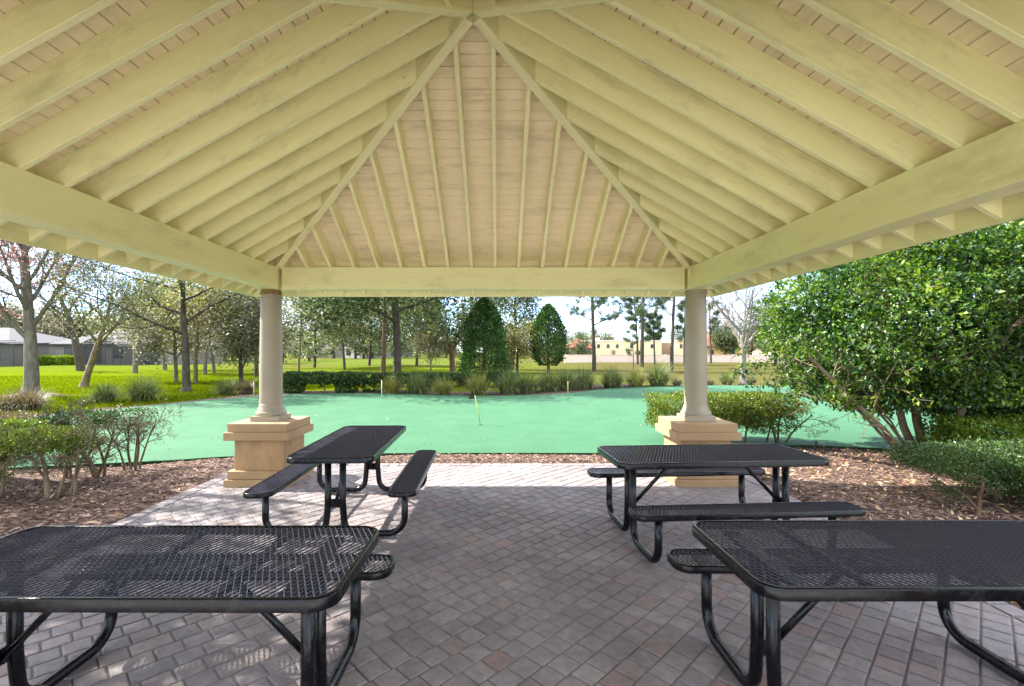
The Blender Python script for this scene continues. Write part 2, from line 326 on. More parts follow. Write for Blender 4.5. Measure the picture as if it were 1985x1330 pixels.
# lawn
def lawn_material():
    m = bpy.data.materials.new('lawn'); m.use_nodes = True
    t = m.node_tree; n = t.nodes; l = t.links; p = n['Principled BSDF']
    g = n.new('ShaderNodeNewGeometry'); sep = n.new('ShaderNodeSeparateXYZ'); l.new(g.outputs['Position'], sep.inputs[0])
    z = n.new('ShaderNodeTexNoise'); z.inputs['Scale'].default_value = 0.22; z.inputs['Detail'].default_value = 6; l.new(g.outputs['Position'], z.inputs['Vector'])
    zf = n.new('ShaderNodeTexNoise'); zf.inputs['Scale'].default_value = 9; zf.inputs['Detail'].default_value = 6; l.new(g.outputs['Position'], zf.inputs['Vector'])
    # x gradient: fresh green on the left, dormant olive turf on the right
    ad = n.new('ShaderNodeMath'); ad.operation = 'MULTIPLY_ADD'; ad.inputs[1].default_value = 10; l.new(z.outputs['Fac'], ad.inputs[0]); l.new(sep.outputs['X'], ad.inputs[2])
    mr = n.new('ShaderNodeMapRange'); mr.inputs[1].default_value = 3; mr.inputs[2].default_value = 17; l.new(ad.outputs[0], mr.inputs[0])
    r1 = n.new('ShaderNodeValToRGB'); e = r1.color_ramp.elements
    e[0].position = 0.3; e[0].color = (0.070, 0.105, 0.002, 1); e[1].position = 0.7; e[1].color = (0.125, 0.160, 0.003, 1)
    r2 = n.new('ShaderNodeValToRGB'); e = r2.color_ramp.elements
    e[0].position = 0.3; e[0].color = (0.062, 0.062, 0.018, 1); e[1].position = 0.7; e[1].color = (0.095, 0.084, 0.034, 1)
    l.new(zf.outputs['Fac'], r1.inputs['Fac']); l.new(zf.outputs['Fac'], r2.inputs['Fac'])
    # far field: a little browner in patches
    zb = n.new('ShaderNodeTexNoise'); zb.inputs['Scale'].default_value = 0.06; zb.inputs['Detail'].default_value = 4; l.new(g.outputs['Position'], zb.inputs['Vector'])
    my = n.new('ShaderNodeMapRange'); my.inputs[1].default_value = 30; my.inputs[2].default_value = 70; l.new(sep.outputs['Y'], my.inputs[0])
    rb = n.new('ShaderNodeValToRGB'); rb.color_ramp.elements[0].position = 0.5; rb.color_ramp.elements[1].position = 0.62; l.new(zb.outputs['Fac'], rb.inputs['Fac'])
    mm = n.new('ShaderNodeMath'); mm.operation = 'MULTIPLY'; l.new(my.outputs[0], mm.inputs[0]); l.new(rb.outputs['Color'], mm.inputs[1])
    far = n.new('ShaderNodeMixRGB'); far.inputs['Color2'].default_value = (0.085, 0.080, 0.026, 1)
    l.new(mm.outputs[0], far.inputs['Fac'])
    gy = n.new('ShaderNodeMixRGB'); gy.inputs['Color2'].default_value = (0.075, 0.100, 0.018, 1)
    l.new(my.outputs[0], gy.inputs['Fac']); l.new(r1.outputs['Color'], gy.inputs['Color1']); l.new(gy.outputs['Color'], far.inputs['Color1'])
    x = n.new('ShaderNodeMixRGB'); l.new(mr.outputs[0], x.inputs['Fac']); l.new(far.outputs['Color'], x.inputs['Color1']); l.new(r2.outputs['Color'], x.inputs['Color2'])
    l.new(x.outputs['Color'], p.inputs['Base Color']); p.inputs['Roughness'].default_value = 0.95; p.inputs['Specular IOR Level'].default_value = 0.0
    b = n.new('ShaderNodeBump'); b.inputs['Strength'].default_value = 0.9; b.inputs['Distance'].default_value = 0.08; l.new(zf.outputs['Fac'], b.inputs['Height']); l.new(b.outputs['Normal'], p.inputs['Normal'])
    return m
M['lawn'] = lawn_material()
g = MB()
xs = [-700, -300, -150, -100]+list(np.linspace(-80, 60, 71))+[80, 120, 200, 400, 700]
ys = [-60, -20]+list(np.linspace(-4, 90, 60))+[110, 140, 200, 300, 500, 1200]
def gz(x, y):
    d = math.hypot(x+1, y-12)
    k = min(1, max(0, (d-22)/25))
    return -0.05+k*0.10*(math.sin(x*0.13+1)*math.cos(y*0.11)+0.4*math.sin(x*0.31+y*0.2))
V = [(x, y, gz(x, y)) for y in ys for x in xs]; nx = len(xs)
F = [(j*nx+i, j*nx+i+1, (j+1)*nx+i+1, (j+1)*nx+i) for j in range(len(ys)-1) for i in range(nx-1)]
g.add(V, F); tag(g.build('lawn', M['lawn'], smooth=True), kind='structure')

# mulch beds round the green and beside the patio
def mulch_material():
    m = bpy.data.materials.new('mulch'); m.use_nodes = True
    t = m.node_tree; n = t.nodes; l = t.links; p = n['Principled BSDF']
    g = n.new('ShaderNodeNewGeometry')
    mpn = n.new('ShaderNodeMapping'); mpn.inputs['Scale'].default_value = (1, 1.7, 1); mpn.inputs['Rotation'].default_value = (0, 0, 0.5); l.new(g.outputs['Position'], mpn.inputs['Vector'])
    v = n.new('ShaderNodeTexVoronoi'); v.inputs['Scale'].default_value = 22; l.new(mpn.outputs['Vector'], v.inputs['Vector'])
    r = n.new('ShaderNodeValToRGB'); e = r.color_ramp.elements
    e[0].position = 0.0; e[0].color = (0.030, 0.018, 0.014, 1); e[1].position = 1; e[1].color = (0.22, 0.155, 0.125, 1)
    e2 = e.new(0.5); e2.color = (0.095, 0.060, 0.047, 1)
    s = n.new('ShaderNodeSeparateColor'); l.new(v.outputs['Color'], s.inputs[0]); l.new(s.outputs[0], r.inputs['Fac'])
    l.new(r.outputs['Color'], p.inputs['Base Color']); p.inputs['Roughness'].default_value = 0.95; p.inputs['Specular IOR Level'].default_value = 0.15
    z = n.new('ShaderNodeTexNoise'); z.inputs['Scale'].default_value = 35; z.inputs['Detail'].default_value = 6; l.new(g.outputs['Position'], z.inputs['Vector'])
    b = n.new('ShaderNodeBump'); b.inputs['Strength'].default_value = 1; b.inputs['Distance'].default_value = 0.04; l.new(z.outputs['Fac'], b.inputs['Height']); l.new(b.outputs['Normal'], p.inputs['Normal'])
    return m
M['mulch'] = mulch_material()
PX0, PX1, PY1 = -3.75, 3.40, 7.26       # patio edges
cell = 0.11
gx = np.arange(-15.5, 18, cell); gy = np.arange(-1.5, 26, cell)
XX, YY = np.meshgrid(gx, gy)
rs = np.random.RandomState(3)
def wob(X, Y, s, seed):
    r = np.random.RandomState(seed); o = np.zeros_like(X)
    for k in range(6):
        a = r.uniform(0, 6.28); f = s*(1.5**k); o += np.sin((X*math.cos(a)+Y*math.sin(a))*f+r.uniform(0, 6.28))/(1.3**k)
    return o/3
sd = sdist(XX, YY, TURF)
ring = sd < 0.75+0.35*wob(XX, YY, 0.9, 5)
ring |= (sd < 2.2+0.4*wob(XX, YY, 0.9, 5)) & (YY > 17.6) & (XX > -9) & (XX < 7)
bedL = (XX > -8.5+0.3*wob(XX, YY, 1, 2)) & (XX < PX0+0.3) & (YY < 8.2)
bedR = (XX < 10+0.3*wob(XX, YY, 1, 3)) & (XX > PX1-0.3) & (YY < 9)
front = (YY > PY1-0.3) & (YY < 8.4) & (XX > -5) & (XX < 6)
ml = (XX+18.2)**2+(YY-18.9)**2 < 0
keep = (ring | bedL | bedR | front) & (sd > -0.35) & ~((XX > PX0+0.12) & (XX < PX1-0.12) & (YY < PY1-0.12))
HZ = 0.006+0.035*np.clip(wob(XX, YY, 1.1, 11), -0.6, 1)+0.014*wob(XX, YY, 9, 12)
HZ = np.where(sd < 0.14, np.minimum(HZ, 0.010), HZ)
near_p = np.maximum(np.maximum(PX0-XX, XX-PX1), YY-PY1)
HZ = np.where(near_p < 0.12, np.minimum(HZ, -0.012), HZ)
idx = -np.ones(XX.shape, int)
kk = keep[:-1, :-1]
jj, ii = np.nonzero(kk)
use = np.zeros(XX.shape, bool)
for dj, di in ((0, 0), (0, 1), (1, 1), (1, 0)): use[jj+dj, ii+di] = True
idx[use] = np.arange(use.sum())
Vm = np.stack([XX[use], YY[use], HZ[use]], 1)
Fm = np.stack([idx[jj, ii], idx[jj, ii+1], idx[jj+1, ii+1], idx[jj+1, ii]], 1)
o = bpy.data.objects.new('mulch_bed', np_mesh('mulch_bed', Vm, Fm, M['mulch'], True)); finish(o); tag(o, kind='structure')
def mulch_h(x, y):
    i = int(round((x-gx[0])/cell)); j = int(round((y-gy[0])/cell))
    return HZ[min(max(j, 0), len(gy)-1), min(max(i, 0), len(gx)-1)]

# putting green
def turf_material():
    m = bpy.data.materials.new('turf'); m.use_nodes = True
    t = m.node_tree; n = t.nodes; l = t.links; p = n['Principled BSDF']
    g = n.new('ShaderNodeNewGeometry')
    z = n.new('ShaderNodeTexNoise'); z.inputs['Scale'].default_value = 1.1; z.inputs['Detail'].default_value = 9; z.inputs['Roughness'].default_value = 0.75; l.new(g.outputs['Position'], z.inputs['Vector'])
    zf = n.new('ShaderNodeTexNoise'); zf.inputs['Scale'].default_value = 70; zf.inputs['Detail'].default_value = 2; l.new(g.outputs['Position'], zf.inputs['Vector'])
    ad = n.new('ShaderNodeMixRGB'); ad.inputs['Fac'].default_value = 0.45; l.new(z.outputs['Fac'], ad.inputs['Color1']); l.new(zf.outputs['Fac'], ad.inputs['Color2'])
    r = n.new('ShaderNodeValToRGB'); e = r.color_ramp.elements
    e[0].position = 0.40; e[0].color = (0.026, 0.098, 0.046, 1); e[1].position = 0.60; e[1].color = (0.042, 0.128, 0.064, 1)
    l.new(ad.outputs['Color'], r.inputs['Fac'])
    # dark specks of leaf litter
    v = n.new('ShaderNodeTexVoronoi'); v.inputs['Scale'].default_value = 1.6; v.inputs['Randomness'].default_value = 1; l.new(g.outputs['Position'], v.inputs['Vector'])
    rv = n.new('ShaderNodeValToRGB'); rv.color_ramp.elements[0].position = 0.02; rv.color_ramp.elements[1].position = 0.035
    rv.color_ramp.elements[0].color = (0.6, 0.6, 0.6, 1); rv.color_ramp.elements[1].color = (0, 0, 0, 1); l.new(v.outputs['Distance'], rv.inputs['Fac'])
    mxv = n.new('ShaderNodeMixRGB'); mxv.inputs['Color2'].default_value = (0.05, 0.09, 0.04, 1); l.new(rv.outputs['Color'], mxv.inputs['Fac']); l.new(r.outputs['Color'], mxv.inputs['Color1'])
    l.new(mxv.outputs['Color'], p.inputs['Base Color']); p.inputs['Roughness'].default_value = 0.85; p.inputs['Specular IOR Level'].default_value = 0.25
    b = n.new('ShaderNodeBump'); b.inputs['Strength'].default_value = 0.35; b.inputs['Distance'].default_value = 0.01; l.new(zf.outputs['Fac'], b.inputs['Height']); l.new(b.outputs['Normal'], p.inputs['Normal'])
    return m
M['turf'] = turf_material()
M['turf_edge'] = mat('turf_edge', (0.010, 0.045, 0.018), 0.9)
TZ = 0.035
g = MB(); k = len(TURF)
g.add([(x, y, TZ) for x, y in TURF], [tuple(range(k))])
g.add([(x, y, TZ) for x, y in TURF]+[(x, y, -0.03) for x, y in TURF], [(i, (i+1) % k, k+(i+1) % k, k+i) for i in range(k)], 1)
o = g.build('putting_green', [M['turf'], M['turf_edge']]); tag(o, kind='structure')
if o.data.polygons[0].normal.z < 0:
    o.data.flip_normals()

# patio: every paver a bevelled block, laid at 45 degrees in courses
def paver_material():
    m = bpy.data.materials.new('paver'); m.use_nodes = True
    t = m.node_tree; n = t.nodes; l = t.links; p = n['Principled BSDF']
    g = n.new('ShaderNodeNewGeometry')
    r = n.new('ShaderNodeValToRGB'); e = r.color_ramp.elements
    cs = [(0.0, (0.150, 0.128, 0.130)), (0.18, (0.190, 0.165, 0.165)), (0.38, (0.165, 0.150, 0.158)), (0.56, (0.215, 0.190, 0.185)), (0.80, (0.180, 0.160, 0.168)), (0.93, (0.195, 0.165, 0.165)), (0.98, (0.200, 0.152, 0.146)), (1.0, (0.19, 0.14, 0.13))]
    while len(e) < len(cs): e.new(0.5)
    for i, (q, c) in enumerate(cs): e[i].position = q; e[i].color = (*c, 1)
    l.new(g.outputs['Random Per Island'], r.inputs['Fac'])
    z = n.new('ShaderNodeTexNoise'); z.inputs['Scale'].default_value = 14; z.inputs['Detail'].default_value = 8; z.inputs['Roughness'].default_value = 0.7; l.new(g.outputs['Position'], z.inputs['Vector'])
    z2 = n.new('ShaderNodeTexNoise'); z2.inputs['Scale'].default_value = 1.1; z2.inputs['Detail'].default_value = 5; l.new(g.outputs['Position'], z2.inputs['Vector'])
    mr = n.new('ShaderNodeMapRange'); mr.inputs[1].default_value = 0.3; mr.inputs[2].default_value = 0.7; mr.inputs[3].default_value = 0.90; mr.inputs[4].default_value = 1.48; l.new(z.outputs['Fac'], mr.inputs[0])
    mr2 = n.new('ShaderNodeMapRange'); mr2.inputs[1].default_value = 0.3; mr2.inputs[2].default_value = 0.7; mr2.inputs[3].default_value = 0.72; mr2.inputs[4].default_value = 1.16; l.new(z2.outputs['Fac'], mr2.inputs[0])
    mu = n.new('ShaderNodeMath'); mu.operation = 'MULTIPLY'; l.new(mr.outputs[0], mu.inputs[0]); l.new(mr2.outputs[0], mu.inputs[1])
    hs = n.new('ShaderNodeHueSaturation'); l.new(mu.outputs[0], hs.inputs['Value']); l.new(r.outputs['Color'], hs.inputs['Color'])
    l.new(hs.outputs['Color'], p.inputs['Base Color']); p.inputs['Roughness'].default_value = 0.75; p.inputs['Specular IOR Level'].default_value = 0.35
    zb = n.new('ShaderNodeTexNoise'); zb.inputs['Scale'].default_value = 55; zb.inputs['Detail'].default_value = 5; l.new(g.outputs['Position'], zb.inputs['Vector'])
    b = n.new('ShaderNodeBump'); b.inputs['Strength'].default_value = 0.45; b.inputs['Distance'].default_value = 0.008; l.new(zb.outputs['Fac'], b.inputs['Height']); l.new(b.outputs['Normal'], p.inputs['Normal'])
    return m
M['paver'] = paver_material()
M['joint'] = mat('joint_sand', (0.045, 0.037, 0.033), 0.95, bump=0.5, bscale=200, col2=(0.30, 0.27, 0.25), vscale=0.9, detail=8)
g = MB(); rnd = random.Random(8)
PYN = -1.2; S2 = math.sqrt(0.5)
W0 = 0.137
def clip_poly(poly, x0, x1, y0, y1):
    for ax, lim, sgn in ((0, x0, 1), (0, x1, -1), (1, y0, 1), (1, y1, -1)):
        out = []
        for i in range(len(poly)):
            a = poly[i]; b = poly[(i+1) % len(poly)]
            da = (a[ax]-lim)*sgn; db = (b[ax]-lim)*sgn
            if da >= 0: out.append(a)
            if (da >= 0) != (db >= 0):
                t = da/(da-db); out.append((a[0]+(b[0]-a[0])*t, a[1]+(b[1]-a[1])*t))
        poly = out
        if len(poly) < 3: return []
    return poly
for row in range(-66, 78):
    v0 = row*W0
    u = -12+rnd.uniform(0, 0.15)
    while u < 12:
        ln = W0 if rnd.random() < 0.90 else W0*1.5
        gp = 0.0035
        c = [(u+gp, v0+gp), (u+ln-gp, v0+gp), (u+ln-gp, v0+W0-gp), (u+gp, v0+W0-gp)]
        j = rnd.uniform(-0.0015, 0.0015)
        P4 = [((a-b)*S2, (a+b)*S2) for a, b in c]           # u axis runs away to the right
        P4 = [(x+0.0, y+3.5) for x, y in P4]
        u += ln
        pl = clip_poly(P4, PX0+0.16, PX1-0.16, PYN, PY1-0.16)
        if len(pl) < 3: continue
        cx = sum(p[0] for p in pl)/len(pl); cy = sum(p[1] for p in pl)/len(pl)
        zt = rnd.uniform(-0.0016, 0.0016); tx = rnd.uniform(-0.012, 0.012); ty = rnd.uniform(-0.012, 0.012)
        def zz(x, y): return zt+(x-cx)*tx+(y-cy)*ty
        n = len(pl)
        def ins(p, d):
            q = math.hypot(p[0]-cx, p[1]-cy)+1e-9; s_ = max(0, (q-d)/q); return (cx+(p[0]-cx)*s_, cy+(p[1]-cy)*s_)
        top = [ins(p, 0.013) for p in pl]; mid = [ins(p, 0.004) for p in pl]
        vs = [(x, y, zz(x, y)) for x, y in top]+[(x, y, zz(x, y)-0.0025) for x, y in mid]+[(x, y, -0.009) for x, y in pl]
        fs = [tuple(range(n))]+[(i, n+i, n+(i+1) % n, (i+1) % n) for i in range(n)]+[(n+i, 2*n+i, 2*n+(i+1) % n, n+(i+1) % n) for i in range(n)]
        g.add(vs, fs)
def border(x0, x1, y0, y1, along):
    a0, a1 = (x0, x1) if along == 'x' else (y0, y1)
    a = a0
    while a < a1-0.03:
        b = min(a+0.152, a1)
        r_ = (a+0.003, b-0.003, y0+0.003, y1-0.003) if along == 'x' else (x0+0.003, x1-0.003, a+0.003, b-0.003)
        zt = rnd.uniform(-0.001, 0.0015); e = 0.008
        X0, X1, Y0, Y1 = r_
        vs = [(X0+e, Y0+e, zt), (X1-e, Y0+e, zt), (X1-e, Y1-e, zt), (X0+e, Y1-e, zt), (X0, Y0, -0.02), (X1, Y0, -0.02), (X1, Y1, -0.02), (X0, Y1, -0.02)]
        g.add(vs, [(0, 1, 2, 3), (0, 4, 5, 1), (1, 5, 6, 2), (2, 6, 7, 3), (3, 7, 4, 0)])
        a = b
border(PX0+0.16, PX1-0.16, PY1-0.155, PY1, 'x')
border(PX0, PX0+0.155, PYN, PY1, 'y'); border(PX1-0.155, PX1, PYN, PY1, 'y')
g.add([(PX0+0.002, PYN, -0.0075), (PX1-0.002, PYN, -0.0075), (PX1-0.002, PY1-0.002, -0.0075), (PX0+0.002, PY1-0.002, -0.0075)], [(0, 1, 2, 3)], 1)
tag(g.build('patio', [M['paver'], M['joint']]), kind='structure')

# pale slabs added unseen behind the camera to bounce light onto the ceiling
M['bounce_concrete'] = mat('bounce_concrete', (0.66, 0.645, 0.60), 0.85, var=0.08, vscale=1.5, bump=0.3, bscale=60)
g = MB()
for i in range(-6, 6):
    for j in range(8):
        x0 = -0.19+i*2.4; y0 = PYN-0.01-(j+1)*2.4
        g.box(x0+0.006, x0+2.394, y0+0.006, y0+2.394, -0.10, -0.004)
tag(g.build('bounce_slabs', M['bounce_concrete'], bevel=0.006), kind='structure')

# ------------------------------------------------------------------ pavilion
PCX, PCY = -0.19, 3.67
HX, HY = 2.66, 2.60
ME = 1.203
ZA = 4.256; RISE = 1.49
VD = 0.198
def zr(m): return ZA-RISE*m
pav = empty('pavilion', (PCX, PCY, 0))
tag(pav, 'open-sided picnic pavilion with cream painted hip roof, exposed rafters and round columns', 'pavilion')
def local_box(name, p0, p1, width, depth, material, parent, plumb=True):
    """timber from p0 to p1 (bottom centre line), its mesh kept along its own x axis so the grain follows it"""
    p0 = Vector(p0); p1 = Vector(p1); d = p1-p0
    h = Vector((d.x, d.y, 0)); s = Vector((-h.y, h.x, 0)).normalized()*width/2
    up = Vector((0, 0, depth))
    W = [p0-s, p0+s, p1+s, p1-s, p0-s+up, p0+s+up, p1+s+up, p1-s+up]
    X = d.normalized(); Y = s.normalized(); Z = X.cross(Y)
    Mx = Matrix((X, Y, Z)).transposed().to_4x4(); Mx.translation = p0
    inv = Mx.inverted()
    g = MB(); g.add([inv @ v for v in W], [(0,1,2,3),(7,6,5,4),(0,4,5,1),(1,5,6,2),(2,6,7,3),(3,7,4,0)])
    me = g.mesh(name, material)
    o = bpy.data.objects.new(name, me); finish(o, parent); o.matrix_local = Mx
    b = o.modifiers.new('bevel', 'BEVEL'); b.width = 0.003; b.segments = 1
    return o
faces = [((0, 1), (1, 0), HY, HX), ((0, -1), (-1, 0), HY, HX), ((-1, 0), (0, 1), HX, HY), ((1, 0), (0, -1), HX, HY)]
GR = 0.3048
roof = MB()
for (a, b, Ha, Hb) in faces:
    A = Vector((a[0], a[1], 0)); B = Vector((b[0], b[1], 0))
    for i in range(-10, 10):
        off = (i+0.5)*GR
        m0 = abs(off)/Hb
        if m0 > ME-0.03: continue
        m0 = max(m0, 0.02)
        p1 = A*(m0*Ha)+B*off+Vector((0, 0, zr(m0))); p0 = A*(ME*Ha)+B*off+Vector((0, 0, zr(ME)))
        local_box('rafter', p0, p1, 0.040, VD, M['cream'], pav)
    # ceiling boards
    g = MB(); pitch = 0.0895/Ha; m = ME
    # own frame so that board grain runs along the board
    rows = []
    while m > 0.004:
        m1 = max(m-pitch+0.0080/Ha, 0.001)
        rows.append((m, m1)); m -= pitch
    Mx = Matrix((B, A, B.cross(A))).transposed().to_4x4(); inv = Mx.inverted()
    for (ma, mb) in rows:
        q = []
        for mm in (ma, mb):
            for sgn in (-1, 1):
                q.append(A*(mm*Ha)+B*(sgn*mm*Hb)+Vector((0, 0, zr(mm)+VD)))
        lo = [inv @ v for v in q]; hi = [inv @ (v+Vector((0, 0, 0.014))) for v in q]
        g.add(lo+hi, [(0,1,3,2),(4,6,7,5),(0,4,5,1),(2,3,7,6),(0,2,6,4),(1,5,7,3)])
    o = bpy.data.objects.new('ceiling_boards', g.mesh('ceiling_boards', M['board'])); finish(o, pav); o.matrix_local = Mx
    # roof covering
    q = [A*(mm*Ha)+B*(s*mm*Hb)+Vector((0, 0, zr(mm)+VD)) for mm, s in ((ME+0.01, -1), (ME+0.01, 1), (0, 0))]
    roof.add([v+Vector((0, 0, 0.016)) for v in q], [(0, 1, 2)], 1)
    roof.add([v+Vector((0, 0, 0.045)) for v in q], [(0, 1, 2)], 0)
    roof.add([q[0]+Vector((0, 0, 0.016)), q[1]+Vector((0, 0, 0.016)), q[1]+Vector((0, 0, 0.045)), q[0]+Vector((0, 0, 0.045))], [(0, 1, 2, 3)], 0)
roof.build('roof', [M['shingle'], M['groove']], pav)
for sx in (-1, 1):
    for sy in (-1, 1):
        p1 = Vector((sx*0.03, sy*0.03, zr(0.01)-0.045)); p0 = Vector((sx*HX*ME*0.998, sy*HY*ME*0.998, zr(ME)-0.045+0.03))
        local_box('hip_rafter', p0, p1, 0.085, 0.215, M['cream'], pav)
# fascia
EX, EY = HX*ME, HY*ME
zf0 = zr(ME)-0.02; zf1 = zr(ME)+VD+0.04
for (x0, x1, y0, y1) in ((-EX-0.03, EX+0.03, EY, EY+0.03), (-EX-0.03, EX+0.03, -EY-0.03, -EY), (-EX-0.03, -EX, -EY, EY), (EX, EX+0.03, -EY, EY)):
    g = MB()
    L = max(x1-x0, y1-y0); alongx = (x1-x0) > (y1-y0); th = min(x1-x0, y1-y0)
    g.box(-L/2, L/2, -th/2, th/2, 0, zf1-zf0)
    o = g.build('fascia', M['cream'], pav); o.location = ((x0+x1)/2, (y0+y1)/2, zf0)
    if not alongx: o.rotation_euler = (0, 0, R(90))
# beams
ZB0, ZB1 = 2.478, 2.764
for (x0, x1, y0, y1) in ((-HX+0.05, HX-0.05, HY, HY+0.18), (-HX+0.05, HX-0.05, -HY-0.18, -HY), (-HX-0.18, -HX, -HY+0.04, HY-0.04), (HX, HX+0.18, -HY+0.04, HY-0.04)):
    L = max(x1-x0, y1-y0); alongx = (x1-x0) > (y1-y0); th = min(x1-x0, y1-y0)
    g = MB(); g.box(-L/2, L/2, -th/2, th/2, 0, ZB1-ZB0)
    o = g.build('beam', M['cream'], pav, bevel=0.004); o.location = ((x0+x1)/2, (y0+y1)/2, ZB0)
    if not alongx: o.rotation_euler = (0, 0, R(90))
CXO, CYO = 2.795, 2.71
def sq(g, c, half, z0, z1, mi=0, half2=None):
    h2 = half if half2 is None else half2
    x, y = c
    g.add([(x-half,y-half,z0),(x+half,y-half,z0),(x+half,y+half,z0),(x-half,y+half,z0),(x-h2,y-h2,z1),(x+h2,y-h2,z1),(x+h2,y+h2,z1),(x-h2,y+h2,z1)],
          [(0,3,2,1),(4,5,6,7),(0,1,5,4),(1,2,6,5),(2,3,7,6),(3,0,4,7)], mi)
for sx in (-1, 1):
    for sy in (-1, 1):
        c = (0, 0); loc = (sx*CXO, sy*CYO, 0)
        g = MB(); sq(g, c, 0.155, ZB0+0.002, ZB1-0.004); 
        o = g.build('corner_post', M['cream'], pav, bevel=0.004); o.location = loc
        # pedestal
        g = MB(); sq(g, c, 0.315, 0.0, 0.60)
        ped = g.build('pedestal', M['stucco'], pav, bevel=0.012); ped.location = loc
        g = MB(); sq(g, c, 0.405, -0.008, 0.085); sq(g, c, 0.375, 0.0855, 0.188)
        g.build('pedestal_base', M['stucco_cap'], ped, bevel=0.008)
        g = MB(); sq(g, c, 0.405, 0.571, 0.671); sq(g, c, 0.372, 0.6715, 0.776)
        g.build('pedestal_cap', M['stucco_cap'], ped, bevel=0.006)
        # column
        g = MB()
        prof = [(0.186, 0.84), (0.190, 0.855), (0.190, 0.875), (0.184, 0.892), (0.172, 0.897), (0.170, 0.905), (0.163, 0.925), (0.153, 0.950), (0.147, 0.968), (0.146, 0.985), (0.141, 0.990), (0.141, 1.4),
                (0.137, 1.8), (0.128, 2.3), (0.126, 2.372), (0.131, 2.376), (0.131, 2.388), (0.126, 2.392), (0.126, 2.42)]
        g.lathe(prof, 40)
        col = g.build('column', M['column'], pav, smooth=True, bevel=0.0); col.location = loc
        es = col.modifiers.new('edges', 'EDGE_SPLIT'); es.split_angle = R(40)
        g = MB(); sq(g, c, 0.185, 0.775, 0.842); g.build('plinth', M['column'], col, bevel=0.004)
        if sx < 0 and sy > 0:
            g = MB(); g.lathe([(0.128, 2.418), (0.136, 2.422), (0.132, 2.44), (0.126, 2.452), (0.12, 2.479)], 40)
            o = g.build('capital', M['rust'], col); o['label'] = 'rust-stained split capital at the column top'
        else:
            g = MB(); g.lathe([(0.128, 2.418), (0.137, 2.43), (0.137, 2.479)], 40); g.build('capital', M['column'], col)

# ------------------------------------------------------------------ picnic tables
def rrect(L, Wd, r, n=8):
    P = []
    for cx, cy, a0 in ((L/2-r, Wd/2-r, 0), (-L/2+r, Wd/2-r, 90), (-L/2+r, -Wd/2+r, 180), (L/2-r, -Wd/2+r, 270)):
        for k in range(n+1):
            a = R(a0+90*k/n); P.append((cx+r*math.cos(a), cy+r*math.sin(a)))
    return P
def rim_mesh(L, Wd, r, zt, h, lip):
    g = MB()
    sect = [(0.0, -h), (0.0, -0.008), (0.003, -0.002), (0.008, 0.0), (lip-0.004, 0.0), (lip, -0.003), (lip, -0.006), (0.006, -0.008), (0.004, -h)]
    rings = [[(p[0], p[1], zt+z) for p in rrect(L-2*i, Wd-2*i, max(r-i, 0.005))] for i, z in sect]
    k = len(rings[0]); m = len(rings)
    vs = [p for rg in rings for p in rg]
    fs = [(a*k+i, ((a+1) % m)*k+i, ((a+1) % m)*k+(i+1) % k, a*k+(i+1) % k) for a in range(m) for i in range(k)]
    g.add(vs, fs); return g
def lattice(L, Wd, r, zt, S=0.0280, Lw=0.060, sw=0.0047, th=0.0032):
    """expanded metal: flattened diamonds, long way across the table"""
    g = MB(); li = 0.006
    hx, hy = L/2-li, Wd/2-li; rr = max(r-li, 0.01)
    def ins(x, y):
        ax, ay = abs(x), abs(y)
        if ax > hx or ay > hy: return False
        if ax > hx-rr and ay > hy-rr: return math.hypot(ax-hx+rr, ay-hy+rr) <= rr
        return True
    nx = int(L/S)+2; ny = int(Wd/Lw)+2
    for i in range(-nx, nx+1):
        for j in range(-ny, ny+1):
            if (i+j) % 2: continue
            x0, y0 = i*S/2, j*Lw/2
            for dx in (-1, 1):
                x1, y1 = x0+dx*S/2, y0+Lw/2
                if not (ins(x0, y0) and ins(x1, y1)): continue
                d = Vector((x1-x0, y1-y0, 0)); n = Vector((-d.y, d.x, 0)).normalized()*sw/2
                tl = 0.0016*dx
                a = Vector((x0, y0, zt)); b = Vector((x1, y1, zt))
                z = Vector((0, 0, -th)); t = Vector((0, 0, tl))
                q = [a-n-t, b-n-t, b+n+t, a+n+t]
                g.add(q+[p+z for p in q], [(0,1,2,3),(7,6,5,4),(0,4,5,1),(2,6,7,3)])
    return g
def arc(cy, cz, r, a0, a1, n=8):
    return [(cy+r*math.cos(R(a0+(a1-a0)*k/n)), cz+r*math.sin(R(a0+(a1-a0)*k/n))) for k in range(n+1)]
TL, TW, TR = 1.83, 0.762, 0.10
SL_, SW_, SO = 1.83, 0.255, 0.62
